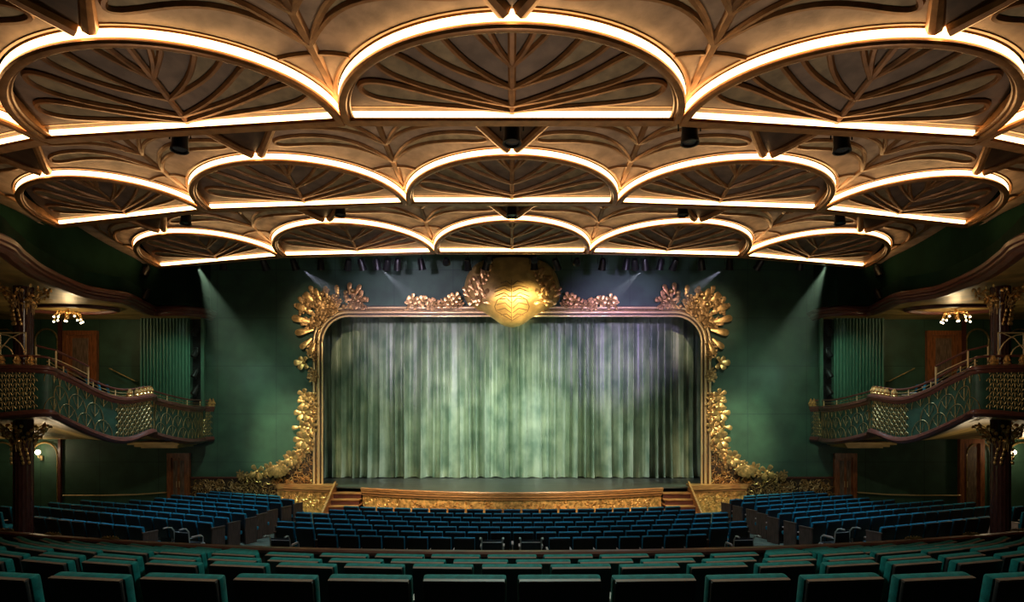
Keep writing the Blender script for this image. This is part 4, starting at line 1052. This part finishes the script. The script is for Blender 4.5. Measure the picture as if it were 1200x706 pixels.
for px in (3, 59, 128, 1072, 1141, 1197):
    k += 1
    best = min(pp, key=lambda q: abs(600+F*q[0].x/q[0].y-px)); p = Vector((px-600, F, 0))*(best[0].y/F)
    y = terr(10.6, RP, p.x); p = Vector((p.x, y, zt)); q = MB(); random.seed(k)
    for a in range(9):
        an = PI*a/8; q.tube([p+Vector((0, 0, .01)), p+Vector((.10*math.cos(an), 0, .02+.03*math.sin(an))), p+Vector((.16*math.cos(an), 0, .02+.05*math.sin(an)))], .010, 5)
    tag(q.build('carved_scroll', 'motif_gold', None, True, origin=p), 'small carved gold scroll on the low stalls wall, %s from the left' % ORD[k], 'carved ornament', 'carved scrolls on the stalls wall')

# ---------------------------------------------------- wheelchairs
def wheelchair(loc, rot, label):
    t = thing('wheelchair', label, 'wheelchair', loc, rot, 'empty folding wheelchairs'); t.scale = (1.12, 1.08, 1.06)
    def L(b, name, m, smooth=True, par=None, bevel=0):
        WLOC['_l'] = Vector(); me_o = b.build(name, m, None, smooth, bevel=bevel); me_o.parent = par or t; me_o.location = (0, 0, 0); return me_o
    b = MB()
    for sx in (-.23, .23):
        b.tube([(sx, -.26, .98), (sx, -.16, .96), (sx, -.08, .86), (sx, -.05, .5), (sx, -.03, .28)], .015, 6)
        b.tube([(sx, -.04, .50), (sx, .40, .50), (sx, .46, .42), (sx, .52, .14)], .013, 6)
        b.tube([(sx, -.03, .30), (sx, .42, .28)], .013, 6); b.tube([(sx, .40, .50), (sx, .38, .12)], .012, 6)
        b.tube([(sx*1.08, -.05, .70), (sx*1.08, .30, .70), (sx*1.08, .34, .66), (sx*1.08, .34, .5)], .014, 6)
    b.tube([(-.23, 0, .30), (.23, .05, .50)], .01, 5).tube([(.23, 0, .30), (-.23, .05, .50)], .01, 5)
    b.tube([(-.23, -.075, .84), (.23, -.075, .84)], .009, 5)
    L(b, 'frame', 'chrome')
    L(MB().box((0, -.065, .69), (.46, .02, .40)), 'sling_back', 'sling', True, None, .006)
    L(MB().box((0, .19, .50), (.45, .42, .03)), 'sling_seat', 'sling', True, None, .008)
    for sx in (-.25, .25):
        L(MB().box((sx, .13, .725), (.05, .28, .03)), 'arm_pad', 'arm', True, None, .008)
        L(MB().tube([(sx, -.26, .98), (sx, -.38, .975)], .02, 8), 'push_handle', 'chrome')
        wc = Vector((sx*1.2, .02, .30))
        wl = L(MB().tube([wc+Vector((0, .29*math.cos(a*PI/14), .29*math.sin(a*PI/14))) for a in range(28)], .014, 6, True), 'wheel', 'tyre')
        b = MB().tube([wc+Vector((.03 if sx > 0 else -.03, .26*math.cos(a*PI/14), .26*math.sin(a*PI/14))) for a in range(28)], .008, 5, True)
        for a in range(14): b.tube([wc, wc+Vector((0, .285*math.cos(a*PI/7), .285*math.sin(a*PI/7)))], .003, 3)
        b.ball(wc, (.03, .03, .03)); L(b, 'hand_rim_and_spokes', 'chrome', True, wl)
        cc = Vector((sx, .40, .09)); L(MB().tube([cc+Vector((0, .075*math.cos(a*PI/6), .075*math.sin(a*PI/6))) for a in range(12)], .014, 5, True).tube([cc, cc+Vector((0, -.01, .15))], .01, 5), 'caster', 'tyre')
        L(MB().box((sx*.6, .55, .12), (.16, .14, .015), rx=.2), 'footrest', 'black')
    return t
for px, d, r, lab in ((577, 15.75, 0, 'empty wheelchair in the centre aisle space, left of the pair'), (622, 15.75, 0, 'empty wheelchair in the centre aisle space, right of the pair'),
                      (332, 16.0, -.12, 'empty wheelchair at the left end of the centre block back row'), (868, 16.0, .12, 'empty wheelchair at the right end of the centre block back row'),
                      (218, 17.0, -.35, 'empty wheelchair behind the front left block of seats'), (982, 17.0, .35, 'empty wheelchair behind the front right block of seats')):
    wheelchair(((px-600)*d/F, d-.1, 0), r, lab)
# ================================================================== THIN STAGE HAZE IN FRONT OF THE FRAME
def haze():
    m = bpy.data.materials.new('stage_haze'); m.use_nodes = True; nt = m.node_tree; nt.nodes.clear()
    o = nt.nodes.new('ShaderNodeOutputMaterial'); v = nt.nodes.new('ShaderNodeVolumeScatter')
    v.inputs['Density'].default_value = .010; v.inputs['Color'].default_value = (.9, .95, 1, 1); v.inputs['Anisotropy'].default_value = .2
    nt.links.new(v.outputs[0], o.inputs['Volume']); M['haze'] = m
    b = MB().box((0, 24.3, 5.8), (25.0, 3.2, 8.0)); ob = b.build('stage_haze', 'haze', None, origin=(0, 24.3, 5.8))
    tag(ob, 'thin haze crossed by light beams in front of the stage wall', 'haze', None, 'stuff')
haze()
for s in (-1, 1):
    for (x, z, tx, tz, pw, an, c) in ((11.9, 9.6, 8.8, 1.5, 3000, 34, (.66, 1, .6)), (7.9, 9.45, 4.6, 7.0, 1900, 28, (.8, .82, 1)), (4.9, 9.45, 2.4, 7.2, 1900, 28, (.85, .9, 1))):
        light('beam_spot', 'SPOT', (s*x, 23.75, z), (s*tx, 25.2, tz), pw, c, .03, an, .7)
